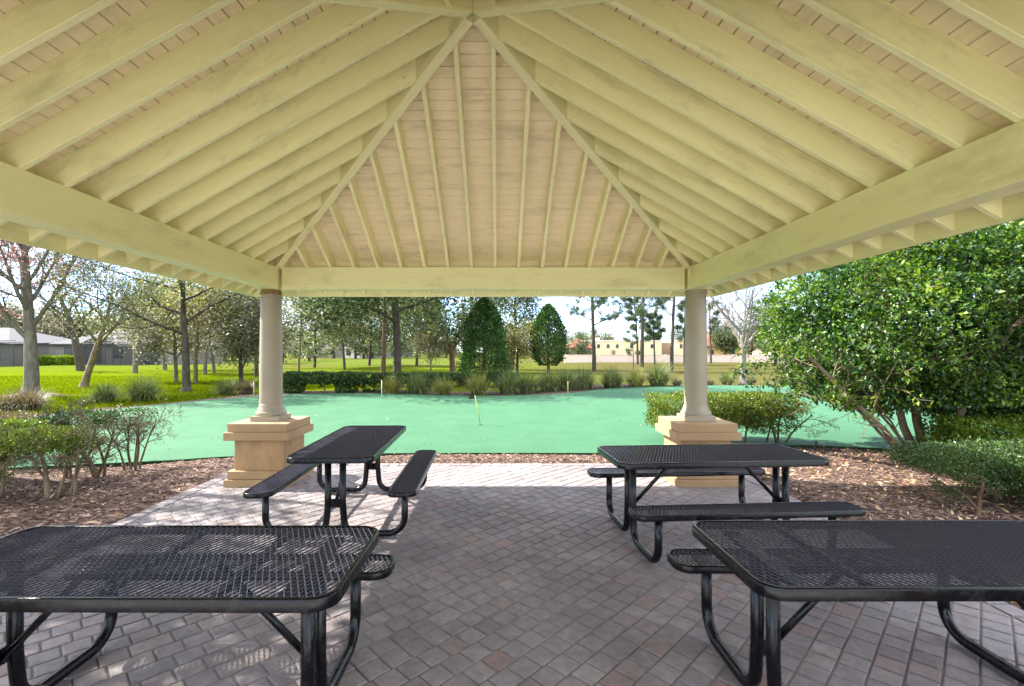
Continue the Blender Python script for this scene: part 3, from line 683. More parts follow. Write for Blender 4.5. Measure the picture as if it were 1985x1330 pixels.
def make_table():
    root = empty('picnic_table')
    top = lattice(TL, TW, TR, 0.757).build('table_top', M['mesh'], root)
    rim_mesh(TL, TW, TR, 0.762, 0.050, 0.022).build('rim', M['black'], top, smooth=True).modifiers.new('e', 'EDGE_SPLIT').split_angle = R(50)
    for x in (-0.45, 0, 0.45):
        g = MB(); g.box(x-0.012, x+0.012, -TW/2+0.01, TW/2-0.01, 0.722, 0.7505); g.build('stiffener', M['black_tube'], top)
    for s in (-1, 1):
        st = lattice(SL_, SW_, 0.09, 0.455).build('seat', M['mesh'], root); st.location = (0, s*SO, 0)
        rim_mesh(SL_, SW_, 0.09, 0.460, 0.042, 0.018).build('rim', M['black'], st, smooth=True).modifiers.new('e', 'EDGE_SPLIT').split_angle = R(50)
    r = 0.030
    for ex in (-1, 1):
        for s in (-1, 1):
            # seat leg down, bend, run along the ground, bend up to the table top
            P = [(s*SO, 0.435), (s*SO, 0.20)]
            P += [(s*(SO-0.15)+s*0.15*math.cos(R(a)), 0.185+0.15*math.sin(R(a))) for a in range(0, -91, -10)]
            P += [(s*0.26, r+0.004), (s*0.20, r+0.004)]
            P += [(s*0.20-s*0.12*math.sin(R(a)), 0.034+0.12-0.12*math.cos(R(a))) for a in range(10, 81, 10)]
            P += [(s*0.075, 0.19), (s*0.066, 0.30), (s*0.066, 0.70)]
            P = [(p[0], max(p[1], r+0.003)) for p in P]
            x = ex*0.70+s*0.0
            g = MB(); g.tube([(x, y, z) for y, z in P], r, 14)
            leg = g.build('leg', M['black_tube'], root, smooth=True)
            g = MB(); g.box(x-0.05, x+0.05, s*SO-0.10, s*SO+0.10, 0.417, 0.440); g.build('seat_bracket', M['black_tube'], leg)
        x = ex*0.70
        g = MB(); g.box(x-0.006, x+0.006, -0.05, 0.05, 0.27, 0.345); g.build('leg_bracket', M['black_tube'], root)
        g = MB(); g.box(x-0.035, x+0.035, -0.33, 0.33, 0.700, 0.721); g.build('top_bracket', M['black_tube'], root)
        g = MB(); g.tube([(x-ex*0.012, 0, 0.30), (ex*0.28, 0, 0.722)], 0.0165, 10); g.build('brace', M['black_tube'], root, smooth=True)
    return root
t0 = make_table()
tables = [
    ((-1.517, 2.155), -0.3, 'black mesh picnic table in the left foreground, cut by the left edge of the photo'),
    ((-1.475, 5.05), 91.3, 'black mesh picnic table set lengthways beside the left stucco pedestal'),
    ((1.875, 4.36), 4.2, 'black mesh picnic table in front of the right stucco pedestal, its benches both in view'),
    ((1.93, 2.235), 0.2, 'black mesh picnic table in the right foreground, cut by the right edge of the photo')]
for i, ((x, y), a, lb) in enumerate(tables):
    o = t0 if i == 0 else dup(t0)
    o.location = (x, y, 0.003); o.rotation_euler = (0, 0, R(a)); tag(o, lb, 'picnic table', 'black picnic tables under the pavilion')

# ------------------------------------------------------------------ plants: generators
UP = np.array([0, 0, 1.0])
def rand_dirs(rs, n):
    v = rs.normal(size=(n, 3)); return nrm(v)

class Tree:
    def __init__(s, seed, rmin=0.003): s.rmin = rmin; s.rs = np.random.RandomState(seed); s.g = MB(); s.tips = []; s.mids = []
    def grow(s, p, d, L, r, lvl, spec):
        sp = spec[lvl]; n = sp['seg']; pts = [p]; rad = [r]; dirs = [d]
        for k in range(n):
            d = d+s.rs.normal(size=3)*sp['wob']+UP*sp['up']
            d = d/np.linalg.norm(d); p = p+d*L/n
            pts.append(p); rad.append(max(r*(1-(1-sp['end'])*(k+1)/n), s.rmin)); dirs.append(d)
        s.g.tube(pts, rad, sp['sides'], caps=False)
        last = lvl == len(spec)-1
        if last:
            for t in np.linspace(0.25, 1, sp.get('tips', 3)):
                i = min(int(t*n), n-1); f = t*n-i
                s.tips.append(pts[i]*(1-f)+pts[i+1]*f)
            return
        nc = sp['kids']; az = s.rs.uniform(0, 6.28)
        for c in range(nc):
            t = sp['from']+(1-sp['from'])*(c+s.rs.uniform(0.2, 0.9))/nc
            t = min(t, 0.99); i = min(int(t*n), n-1); f = t*n-i
            q = pts[i]*(1-f)+pts[i+1]*f; dd = dirs[i+1]; az += 2.4+s.rs.uniform(-0.4, 0.4)
            u = np.cross(dd, UP if abs(dd[2]) < 0.95 else np.array([1.0, 0, 0])); u /= np.linalg.norm(u); v = np.cross(dd, u)
            ang = R(sp['ang']+s.rs.uniform(-12, 12))
            nd = dd*math.cos(ang)+(u*math.cos(az)+v*math.sin(az))*math.sin(ang)
            rr = rad[i]*(1-f)+rad[i+1]*f
            s.grow(q, nd, L*sp['len']*s.rs.uniform(0.75, 1.2)*(1-0.35*t*sp.get('short', 1)), rr*sp['thick'], lvl+1, spec)

def leaves_at(rs, tips, per, spread, size, mat_, name='foliage', droop=0.0, out_c=None, fold=0.2, wr=0.5, flat=1.0):
    T = np.array(tips); P = np.repeat(T, per, axis=0); P = P+rs.normal(size=P.shape)*spread*np.array([1, 1, flat])
    D = rand_dirs(rs, len(P)); D[:, 2] = D[:, 2]*0.6-droop
    Nn = rand_dirs(rs, len(P))*0.7+UP
    L = size*rs.uniform(0.6, 1.3, len(P))
    return leaf_mesh(name, P, D, Nn, L, L*wr, mat_, fold)

def lv(seg, wob, up, end, sides, kids=0, frm=0.3, ln=0.5, ang=40, thick=0.6, tips=3, short=1):
    return {'seg': seg, 'wob': wob, 'up': up, 'end': end, 'sides': sides, 'kids': kids, 'from': frm, 'len': ln, 'ang': ang, 'thick': thick, 'tips': tips, 'short': short}

def plant_tree(name, label, cat, loc, t, bark, leafsets, group=None, rz=0, part='crown'):
    root = empty(name, (loc[0], loc[1], loc[2] if len(loc) > 2 else -0.05), rz); tag(root, label, cat, group)
    t.g.build('trunk', bark, root, smooth=True)
    for ls in leafsets:
        if ls is not None: finish(bpy.data.objects.new(ls.name.split('.')[0], ls), root)
    return root

def flare(t, r, h=0.4):
    t.g.tube([(0, 0, -0.1), (0, 0, 0.04), (0, 0, 0.14), (0, 0, h)], [r*1.9, r*1.55, r*1.22, r*0.98], 12, caps=False)

# ---- bare red-budded maple, left
x, y = ground_at(60, 766)
t = Tree(11, 0.009); flare(t, 0.25)
t.grow(np.array([0, 0, 0.0]), np.array([0.0, 0.0, 1.0]), 6.6, 0.25, 0,
       [lv(9, 0.025, 0.02, 0.28, 12, 13, 0.30, 0.66, 44, 0.52, short=0.5), lv(8, 0.06, 0.06, 0.22, 7, 9, 0.15, 0.42, 36, 0.5), lv(6, 0.10, 0.05, 0.3, 4, 6, 0.12, 0.5, 38, 0.55), lv(4, 0.12, 0.03, 0.4, 3, 4, 0.15, 0.55, 36, 0.6), lv(3, 0.15, 0.0, 0.5, 3, tips=2)])
sel = [p for p in t.tips if t.rs.rand() < 0.45]
plant_tree('maple_tree', 'bare maple with red spring buds and a thick grey trunk, nearest the left edge', 'tree', (x, y), t, M['bark'],
           [leaves_at(t.rs, sel, 3, 0.06, 0.10, M['lf_pink'], 'buds', wr=0.7)])
# mulch ring at its foot
g = MB(); rr = random.Random(4); ringp = []
n = 26
for k in range(n):
    a = 2*math.pi*k/n; q = 1.0*(1+0.18*math.sin(2*a+1)+rr.uniform(-0.06, 0.06)); ringp.append((x+q*math.cos(a)*1.35, y+q*math.sin(a)*0.9, -0.045))
g.add([(x, y, 0.07)]+[(x+(px_-x)*0.5, y+(py_-y)*0.5, 0.04) for px_, py_, _ in ringp]+ringp, [(0, 1+k, 1+(k+1) % n) for k in range(n)]+[(1+k, 1+n+k, 1+n+(k+1) % n, 1+(k+1) % n) for k in range(n)])
tag(g.build('mulch_mound', M['mulch'], smooth=True), kind='structure')

# ---- leaning bare tree
x, y = ground_at(163, 750)
t = Tree(23, 0.009); flare(t, 0.15, 0.3)
t.grow(np.array([0, 0, 0.0]), np.array([0.20, 0.0, 1.0])/1.02, 4.6, 0.16, 0,
       [lv(8, 0.05, 0.0, 0.3, 10, 9, 0.38, 0.80, 46, 0.60, short=0.5), lv(7, 0.10, 0.04, 0.22, 6, 9, 0.2, 0.48, 42, 0.55), lv(5, 0.13, 0.02, 0.3, 4, 6, 0.15, 0.5, 42, 0.55), lv(4, 0.15, 0.0, 0.4, 3, 4, 0.2, 0.55, 40, 0.6), lv(3, 0.15, -0.02, 0.5, 3, tips=2)])
sel = [p for p in t.tips if t.rs.rand() < 0.22]
plant_tree('bare_tree', 'leaning bare tree with forked brown trunk and pale tangled twigs on the left lawn', 'tree', (x, y), t, M['bark_tan'],
           [leaves_at(t.rs, sel, 2, 0.06, 0.08, M['lf_tan'], 'buds', wr=0.6)])

# ---- dark leaning trunk behind it
x, y = ground_at(157, 718)
t = Tree(31)
t.grow(np.array([0, 0, 0.0]), np.array([-0.12, 0.0, 1.0]), 7.0, 0.36, 0,
       [lv(8, 0.06, 0.0, 0.4, 9, 8, 0.45, 0.6, 50, 0.6, short=0.5), lv(6, 0.12, 0.03, 0.3, 5, 6, 0.2, 0.5, 45, 0.55), lv(4, 0.15, 0.02, 0.3, 3, 5, 0.1, 0.5, 45, 0.55), lv(3, 0.15, 0, 0.5, 3, tips=2)])
plant_tree('bare_tree', 'dark-trunked bare tree standing before the grey screened house', 'tree', (x, y), t, M['bark_dark'],
           [leaves_at(t.rs, [p for p in t.tips if t.rs.rand() < 0.6], 3, 0.2, 0.16, M['lf_grey'], 'crown')])

# ---- oak in front of the left lawn
x, y = ground_at(361, 758)
t = Tree(41, 0.006); flare(t, 0.17, 0.3)
t.grow(np.array([0, 0, 0.0]), np.array([0.0, 0.0, 1.0]), 5.6, 0.175, 0,
       [lv(9, 0.03, 0.02, 0.35, 10, 9, 0.42, 0.72, 62, 0.55, short=0.5), lv(7, 0.10, 0.05, 0.25, 6, 8, 0.15, 0.45, 45, 0.5), lv(5, 0.14, 0.03, 0.3, 4, 6, 0.1, 0.5, 45, 0.55), lv(3, 0.15, 0.0, 0.4, 3, tips=3)])
plant_tree('oak_tree', 'small-leaved olive oak with a straight dark trunk on the left lawn', 'tree', (x, y), t, M['bark_dark'],
           [leaves_at(t.rs, t.tips, 16, 0.24, 0.105, M['lf_oak'], 'crown', wr=0.6)])

# ---- grey feathery trees behind it
def feathery(seed, px, py, h, r, label, lm, bark, per=6, size=0.13, spread=0.28, name='feathery_tree', cat='tree', kids=9, frm=0.3, ang=55, group=None, keep=1.0):
    x, y = ground_at(px, py); t = Tree(seed)
    t.grow(np.array([0, 0, 0.0]), np.array([0.02, 0.0, 1.0]), h*0.8, r, 0,
           [lv(8, 0.04, 0.02, 0.3, 8, kids, frm, 0.55, ang, 0.5, short=0.7), lv(6, 0.12, 0.02, 0.3, 5, 6, 0.2, 0.5, 45, 0.55), lv(4, 0.15, 0.0, 0.3, 3, 5, 0.1, 0.5, 45, 0.55), lv(3, 0.15, -0.03, 0.5, 3, tips=3)])
    tp = t.tips if keep >= 1 else [p for p in t.tips if t.rs.rand() < keep]
    return plant_tree(name, label, cat, (x, y), t, bark, [leaves_at(t.rs, tp, int(per*2.4), spread*1.3, size*1.35, lm, 'crown', wr=0.6)], group)
feathery(51, 341, 739, 5.2, 0.12, 'low spreading grey-leaved tree left of the olive oak, branches near the ground', M['lf_grey'], M['bark'], size=0.13, per=4, frm=0.25)
feathery(52, 379, 743, 6.4, 0.12, 'slim straight-trunked tree just right of the olive oak', M['lf_olive'], M['bark_tan'], size=0.11, per=3, frm=0.45)
feathery(53, 397, 725, 6.5, 0.14, 'third slim tree right of the olive oak, beside a path of shade', M['lf_grey'], M['bark'], size=0.14, per=4, frm=0.35)
feathery(54, 415, 722, 7.0, 0.14, 'slim grey tree farther back, fourth right of the olive oak', M['lf_olive'], M['bark'], size=0.15, per=3, frm=0.35)
feathery(55, 468, 744, 5.0, 0.13, 'bushy grey-brown tree leafed to the ground left of the left column', M['lf_grey'], M['bark_dark'], size=0.12, per=5, frm=0.10, spread=0.3)
feathery(56, 497, 730, 7.0, 0.15, 'taller grey-brown tree partly hidden behind the left column', M['lf_grey'], M['bark_dark'], size=0.13, per=4, frm=0.2, spread=0.3)
feathery(57, 262, 722, 7.5, 0.2, 'pale twiggy tree behind the leaning tree, in front of the dark screened porch', M['lf_tan'], M['bark'], size=0.13, per=1, frm=0.35, keep=0.6)
feathery(58, 320, 716, 8.5, 0.2, 'olive-yellow tree behind the low grey tree on the left lawn', M['lf_olive'], M['bark'], size=0.16, per=4, frm=0.3, spread=0.35)

# ---- big oaks in the middle
x, y = ground_at(771, 748.8)
t = Tree(61); flare(t, 0.24, 0.4)
t.grow(np.array([0, 0, 0.0]), np.array([-0.02, 0.0, 1.0]), 8.4, 0.21, 0,
       [lv(9, 0.02, 0.01, 0.45, 12, 13, 0.36, 0.62, 72, 0.5, short=0.4), lv(8, 0.10, 0.02, 0.25, 6, 8, 0.15, 0.45, 50, 0.5), lv(5, 0.14, -0.02, 0.3, 4, 7, 0.1, 0.5, 45, 0.55), lv(3, 0.15, -0.05, 0.4, 3, tips=3)])
plant_tree('oak_tree', 'large live oak with thick dark trunk rising behind the low hedge in the middle', 'tree', (x, y), t, M['bark_dark'],
           [leaves_at(t.rs, t.tips, 20, 0.45, 0.17, M['lf_oak_dark'], 'crown', wr=0.6)])
feathery(62, 743, 724, 9.5, 0.20, 'slender oak just left of the large live oak, yellowing leaves on its trunk', M['lf_oak'], M['bark_brown'], per=5, size=0.13, frm=0.42, spread=0.3, name='oak_tree')
feathery(63, 668, 716, 11.0, 0.13, 'wide mottled oak whose low boughs hang over the far field, trunk hidden by leaves', M['lf_oak'], M['bark_dark'], per=6, size=0.16, frm=0.40, spread=0.4, name='oak_tree', ang=65)
feathery(64, 579, 722, 9.5, 0.10, 'thin straight-trunked tree just right of the left column', M['lf_oak'], M['bark_tan'], per=2, size=0.13, frm=0.45, spread=0.3, name='slender_tree')
x, y = ground_at(877, 722)
t = Tree(65); flare(t, 0.2, 0.3)
t.grow(np.array([0, 0, 0.0]), np.array([0.0, 0.0, 1.0]), 2.4, 0.24, 0,
       [lv(4, 0.03, 0.02, 0.8, 9, 6, 0.55, 1.9, 42, 0.62, short=0.2), lv(8, 0.08, 0.03, 0.25, 6, 8, 0.2, 0.42, 45, 0.5), lv(5, 0.14, 0.0, 0.3, 4, 6, 0.1, 0.5, 45, 0.55), lv(3, 0.15, -0.05, 0.4, 3, tips=3)])
plant_tree('oak_tree', 'dark spreading multi-limbed oak left of the dark green cone-shaped tree', 'tree', (x, y), t, M['bark_brown'],
           [leaves_at(t.rs, t.tips, 16, 0.40, 0.18, M['lf_oak_dark'], 'crown', wr=0.6)])
feathery(66, 834, 724, 4.0, 0.08, 'small yellow-brown tree between the live oak and the multi-limbed oak', M['lf_tan'], M['bark_tan'], per=4, size=0.10, frm=0.2, spread=0.2, name='small_tree')
feathery(67, 992, 716, 9.0, 0.25, 'dark loose-crowned tree between the two dense evergreen cones', M['lf_oak_dark'], M['bark_dark'], per=7, size=0.16, frm=0.15, spread=0.4, name='oak_tree', ang=50)
feathery(68, 1003, 722, 4.0, 0.12, 'brown low-branched shrubby tree at the foot of the loose-crowned dark tree', M['lf_olive'], M['bark_dark'], per=3, size=0.12, frm=0.1, spread=0.25, name='small_tree')

feathery(161, 610, 712, 10.0, 0.16, 'loose mottled tree beyond the hedge, second right of the left column', M['lf_oak'], M['bark_dark'], per=6, size=0.18, frm=0.16, spread=0.45, name='oak_tree', ang=65)
feathery(162, 716, 708, 11.0, 0.18, 'tall dense oak behind the slender oak, crown above the far houses', M['lf_oak_dark'], M['bark_dark'], per=7, size=0.20, frm=0.22, spread=0.5, name='oak_tree', ang=62)
feathery(163, 808, 710, 9.5, 0.18, 'dark green oak filling the gap between the live oak and the multi-limbed oak', M['lf_oak_dark'], M['bark_dark'], per=8, size=0.18, frm=0.36, spread=0.45, name='oak_tree', ang=60)
# ---- dense clipped evergreens
def dense_cone(seed, px, py, width, h, z0, label, lm, shape, n=14000, size=0.10):
    x, y = ground_at(px, py); rs = np.random.RandomState(seed)
    root = empty('evergreen_tree', (x, y, -0.05)); tag(root, label, 'tree')
    g = MB(); g.tube([(0, 0, -0.1), (0, 0, z0+0.5), (0, 0, h*0.8)], [0.14, 0.11, 0.03], 8); g.build('trunk', M['bark_brown'], root, smooth=True)
    u = rs.uniform(0, 1, n)**0.8; a = rs.uniform(0, 2*math.pi, n)
    zz_ = z0+(h-z0)*u
    prof = np.interp(u, [s_[0] for s_ in shape], [s_[1] for s_ in shape])*width/2
    prof = prof*(1+0.13*np.sin(a*2+zz_*1.6+seed)+0.08*np.sin(a*7-zz_*3.7+seed)+0.05*np.sin(zz_*9+a*5))
    rad = prof*(1-np.abs(rs.normal(0, 0.15, n)))
    lone = rs.rand(n) < 0.12; rad = np.where(lone, prof*(1+rs.uniform(0, 0.16, n)), rad)
    P = np.stack([rad*np.cos(a), rad*np.sin(a), zz_], 1)
    out = np.stack([np.cos(a), np.sin(a), np.full(n, 0.5)], 1)
    D = nrm(out+rand_dirs(rs, n)*0.9+UP*0.5); Nn = out+rand_dirs(rs, n)*0.8
    L = size*rs.uniform(0.6, 1.3, n)
    finish(bpy.data.objects.new('crown', leaf_mesh('crown', P, D, Nn, L, L*0.5, lm, 0.2)), root)
    return root
dense_cone(71, 939, 747, 2.40, 4.35, 0.0, 'dense dark green cone-shaped evergreen behind the ornamental grasses', M['lf_cone'],
           [(0, 0.92), (0.12, 1.0), (0.35, 0.97), (0.6, 0.78), (0.8, 0.52), (0.93, 0.28), (1, 0.05)], 24000, 0.12)
dense_cone(72, 1063, 722, 2.75, 5.5, 0.55, 'smaller egg-shaped evergreen with short trunk right of the dark cone', M['lf_cone'],
           [(0, 0.45), (0.12, 0.9), (0.3, 1.0), (0.55, 0.88), (0.8, 0.60), (0.94, 0.3), (1, 0.05)], 13000, 0.17)

# ---- pines
def needles(rs, tufts, n, R_, name='needles'):
    T = np.array(tufts); P = np.repeat(T, n, axis=0)+rs.normal(size=(len(T)*n, 3))*R_*0.16
    D = rand_dirs(rs, len(P))+UP*0.25
    return leaf_mesh(name, P, D, rand_dirs(rs, len(P)), R_*rs.uniform(0.7, 1.2, len(P)), 0.05, M['lf_pine'], 0.1)
def pine(seed, px, py, h, r, label, frm=0.3, kids=16, blen=0.26, n=44, R_=0.36, ang=72):
    x, y = ground_at(px, py); t = Tree(seed)
    t.grow(np.array([0, 0, 0.0]), np.array([0.0, 0.0, 1.0]), h, r, 0,
           [lv(10, 0.012, 0.01, 0.35, 9, kids, frm, blen, ang, 0.42, short=1.2), lv(6, 0.10, 0.03, 0.3, 5, 7, 0.3, 0.38, 45, 0.5), lv(3, 0.15, 0.05, 0.5, 3, tips=2)])
    root = empty('pine_tree', (x, y, -0.05)); tag(root, label, 'tree', 'pines beyond the right end of the green')
    t.g.build('trunk', M['bark_dark'], root, smooth=True)
    finish(bpy.data.objects.new('needles', needles(t.rs, t.tips, n, R_)), root)
    return root
pine(81, 1152, 719, 12.5, 0.19, 'tall open pine, leftmost, right of the egg-shaped evergreen', 0.30, 18)
pine(82, 1244, 711, 15.5, 0.25, 'tall dark-trunked pine in the middle of the row before the cream building', 0.34, 18, R_=0.4)
pine(83, 1302, 719, 12.5, 0.17, 'tall thin pine nearest the left side of the right column', 0.38, 15)
pine(84, 1236, 706, 9.5, 0.17, 'shorter pine close behind the middle pine, trunk almost touching it', 0.45, 18, 0.22)
pine(85, 1269, 707, 6.3, 0.14, 'small round-headed pine between the middle pine and the thin pine', 0.50, 18, 0.26, R_=0.36)
pine(86, 1378, 704, 9.0, 0.16, 'slim pine just right of the right column', 0.4, 14, 0.24)
pine(87, 1326, 706, 8.0, 0.12, 'thin young pine touching the left edge of the right column', 0.35, 12, 0.24)
pine(88, 1228, 712, 4.2, 0.06, 'thin yellowing sapling left of the middle pine', 0.25, 10, 0.22, n=14, R_=0.2)

# ---- pale bare tree, right
x, y = ground_at(1441, 746)
t = Tree(97, 0.009); flare(t, 0.17, 0.3)
t.grow(np.array([0, 0, 0.0]), np.array([0.03, 0.0, 1.0]), 2.6, 0.155, 0,
       [lv(5, 0.04, 0.02, 0.8, 10, 7, 0.62, 1.35, 36, 0.50, short=0.2), lv(8, 0.08, 0.03, 0.25, 6, 7, 0.2, 0.5, 36, 0.55), lv(5, 0.10, 0.02, 0.3, 4, 6, 0.15, 0.5, 38, 0.55), lv(4, 0.12, 0.0, 0.4, 3, 4, 0.2, 0.55, 38, 0.6), lv(3, 0.12, 0.0, 0.5, 3, tips=1)])
plant_tree('bare_tree', 'pale grey leafless tree between the right column and the big glossy bush', 'tree', (x, y), t, M['bark_pale'], [])
feathery(98, 1503, 708, 7.2, 0.2, 'dark leafy tree behind the pale leafless tree', M['lf_oak_dark'], M['bark_dark'], per=7, size=0.17, frm=0.25, spread=0.42, name='oak_tree')
feathery(99, 1406, 700, 6.0, 0.2, 'round dark tree in front of the red tiled roof', M['lf_oak_dark'], M['bark_dark'], per=5, size=0.2, frm=0.25, spread=0.4, name='oak_tree')

# ---- a tree outside the frame on the left, whose crown dapples the patio
x, y = -10.2, 7.3
t = Tree(101); flare(t, 0.2)
t.grow(np.array([0, 0, 0.0]), np.array([0.0, 0.0, 1.0]), 7.0, 0.2, 0,
       [lv(8, 0.03, 0.02, 0.3, 8, 9, 0.5, 0.42, 55, 0.5, short=0.6), lv(6, 0.10, 0.03, 0.3, 5, 6, 0.2, 0.5, 40, 0.55), lv(4, 0.12, 0.0, 0.3, 3, 4, 0.2, 0.5, 40, 0.55), lv(3, 0.15, 0, 0.5, 3, tips=2)])
plant_tree('oak_tree', 'thin-crowned oak left of the patio, outside the photo', 'tree', (x, y), t, M['bark'],
           [leaves_at(t.rs, t.tips, 4, 0.15, 0.09, M['lf_oak'], 'crown')])

x, y = -8.5, 4.1
t = Tree(102); flare(t, 0.2)
t.grow(np.array([0, 0, 0.0]), np.array([0.0, 0.0, 1.0]), 6.0, 0.2, 0,
       [lv(8, 0.03, 0.02, 0.3, 8, 12, 0.4, 0.42, 60, 0.5, short=0.6), lv(6, 0.10, 0.02, 0.3, 5, 7, 0.2, 0.5, 45, 0.55), lv(4, 0.12, 0.0, 0.3, 3, 5, 0.2, 0.5, 40, 0.55), lv(3, 0.15, 0, 0.5, 3, tips=2)])
plant_tree('oak_tree', 'denser oak left of the patio beside the thin-crowned one, outside the photo', 'tree', (x, y), t, M['bark'],
           [leaves_at(t.rs, t.tips, 14, 0.32, 0.15, M['lf_oak'], 'crown', wr=0.6)])

# ---- far tree lines
def far_tree(seed, lm, wide=1.0, n=2600):
    rs = np.random.RandomState(seed); root = empty('far_tree')
    g = MB(); g.tube([(0, 0, -0.3), (0.1, 0, 2.5), (0.2, 0.1, 5.5)], [0.28, 0.2, 0.08], 6); g.build('trunk', M['bark_dark'], root)
    C = []
    for k in range(15):
        a = rs.uniform(0, 6.28); q = rs.uniform(0, 2.4)*wide; C.append((q*math.cos(a), q*math.sin(a), rs.uniform(2.2, 7.5)-0.5*q))
    C = np.array(C); per = n//len(C)
    P = np.repeat(C, per, axis=0)+rs.normal(size=(len(C)*per, 3))*np.array([0.75, 0.75, 0.6])
    L = rs.uniform(0.22, 0.5, len(P))
    finish(bpy.data.objects.new('crown', leaf_mesh('crown', P, rand_dirs(rs, len(P)), rand_dirs(rs, len(P))+UP*0.6, L, L*0.6, lm, 0.2)), root)
    return root
prot = [far_tree(201, M['lf_oak_dark']), far_tree(202, M['lf_grey'], 1.2), far_tree(203, M['lf_oak'], 1.1), far_tree(204, M['lf_oak_dark'], 0.8)]
used = [False]*4
rr = random.Random(77)
def put_far(k, px, D, s, label, group):
    X = (px-CX)*D/FPX
    sc_ = (s*rr.uniform(1.0, 1.3), s*rr.uniform(1.0, 1.3), s)
    if not used[k]: o = prot[k]; used[k] = True
    else: o = dup(prot[k])
    o.location = (X, D, -0.3); o.rotation_euler = (0, 0, rr.uniform(0, 6.28)); o.scale = sc_
    tag(o, label, 'tree', group)
for i in range(20):
    put_far(rr.choice([0, 1, 1, 2]), -40+i*26+rr.uniform(-8, 8), 84+rr.uniform(0, 14), rr.uniform(1.0, 1.45), 'grey-green tree in the line behind the grey screened houses on the left', 'tree line behind the left houses')
for i in range(26):
    put_far(rr.choice([0, 2, 3, 1]), 536+i*17+rr.uniform(-8, 8), 125+rr.uniform(-8, 40), rr.uniform(0.85, 1.3), 'distant tree in the line beyond the middle field', 'tree line beyond the middle field')
for i in range(26):
    put_far(rr.choice([0, 2, 3, 0]), 990+i*24+rr.uniform(-8, 8), 150+rr.uniform(0, 25), rr.uniform(0.8, 1.25), 'distant tree showing above the buildings and wall on the right', 'tree line behind the right buildings')
for i, (px, D, s) in enumerate(((500, 70, 0.8), (548, 75, 0.75), (600, 88, 0.8), (1085, 92, 0.75), (1120, 100, 0.75), (1455, 88, 0.85))):
    lb = ['small dark tree seen left of the left column at the field edge', 'small dark tree at the field edge just right of the left column', 'small round tree at the far side of the middle field near the thin straight trunk',
          'small dark tree right of the egg-shaped evergreen at the pink wall', 'dark-crowned tree at the left end of the cream building', 'dark tree left of the big bush, behind the pink wall'][i]
    put_far(i % 4, px, D, s, lb, None)

# ------------------------------------------------------------------ ornamental grasses
def grass_mesh(seed, n, h, spread, lm):
    rs = np.random.RandomState(seed)
    a = rs.uniform(0, 6.28, n); lean = rs.beta(1.5, 1.3, n)*1.6; L = h*rs.uniform(0.7, 1.25, n); wd = rs.uniform(0.008, 0.015, n)
    base = np.stack([np.cos(a)*rs.uniform(0, 0.12, n), np.sin(a)*rs.uniform(0, 0.12, n), np.zeros(n)], 1)*spread
    H = np.stack([np.cos(a), np.sin(a), np.zeros(n)], 1); S = np.stack([-np.sin(a), np.cos(a), np.zeros(n)], 1)
    V = []; segs = 4
    p = base.copy(); ang = lean*0.35
    for k in range(segs+1):
        wk = wd*(1-0.85*k/segs)
        V.append(p-S*wk[:, None]); V.append(p+S*wk[:, None])
        step = (L/segs)[:, None]
        p = p+(H*np.sin(ang)[:, None]+UP*np.cos(ang)[:, None])*step
        ang = ang+lean*0.42
    V = np.stack(V, 1); m = 2*(segs+1); i = np.arange(n)*m
    F = np.concatenate([np.stack([i+2*k, i+2*k+1, i+2*k+3, i+2*k+2], 1) for k in range(segs)])
    return np_mesh('foliage', V.reshape(-1, 3), F, lm)
GM = [grass_mesh(1, 760, 0.92, 2.6, M['lf_grass']), grass_mesh(2, 700, 0.9, 2.4, M['lf_grass_y']), grass_mesh(3, 520, 0.62, 2.0, M['lf_grass_b']), grass_mesh(4, 800, 1.0, 2.8, M['lf_grass'])]
cols_ = ['', '']
def grass(px, py, k, s, label, group='ornamental grass clumps round the green'):
    x, y = ground_at(px, py)
    o = bpy.data.objects.new('ornamental_grass', GM[k]); finish(o)
    o.location = (x, y, -0.02); o.rotation_euler = (0, 0, rr.uniform(0, 6.28)); o.scale = (s, s, s*rr.uniform(0.92, 1.05)); tag(o, label, 'ornamental grass', group)
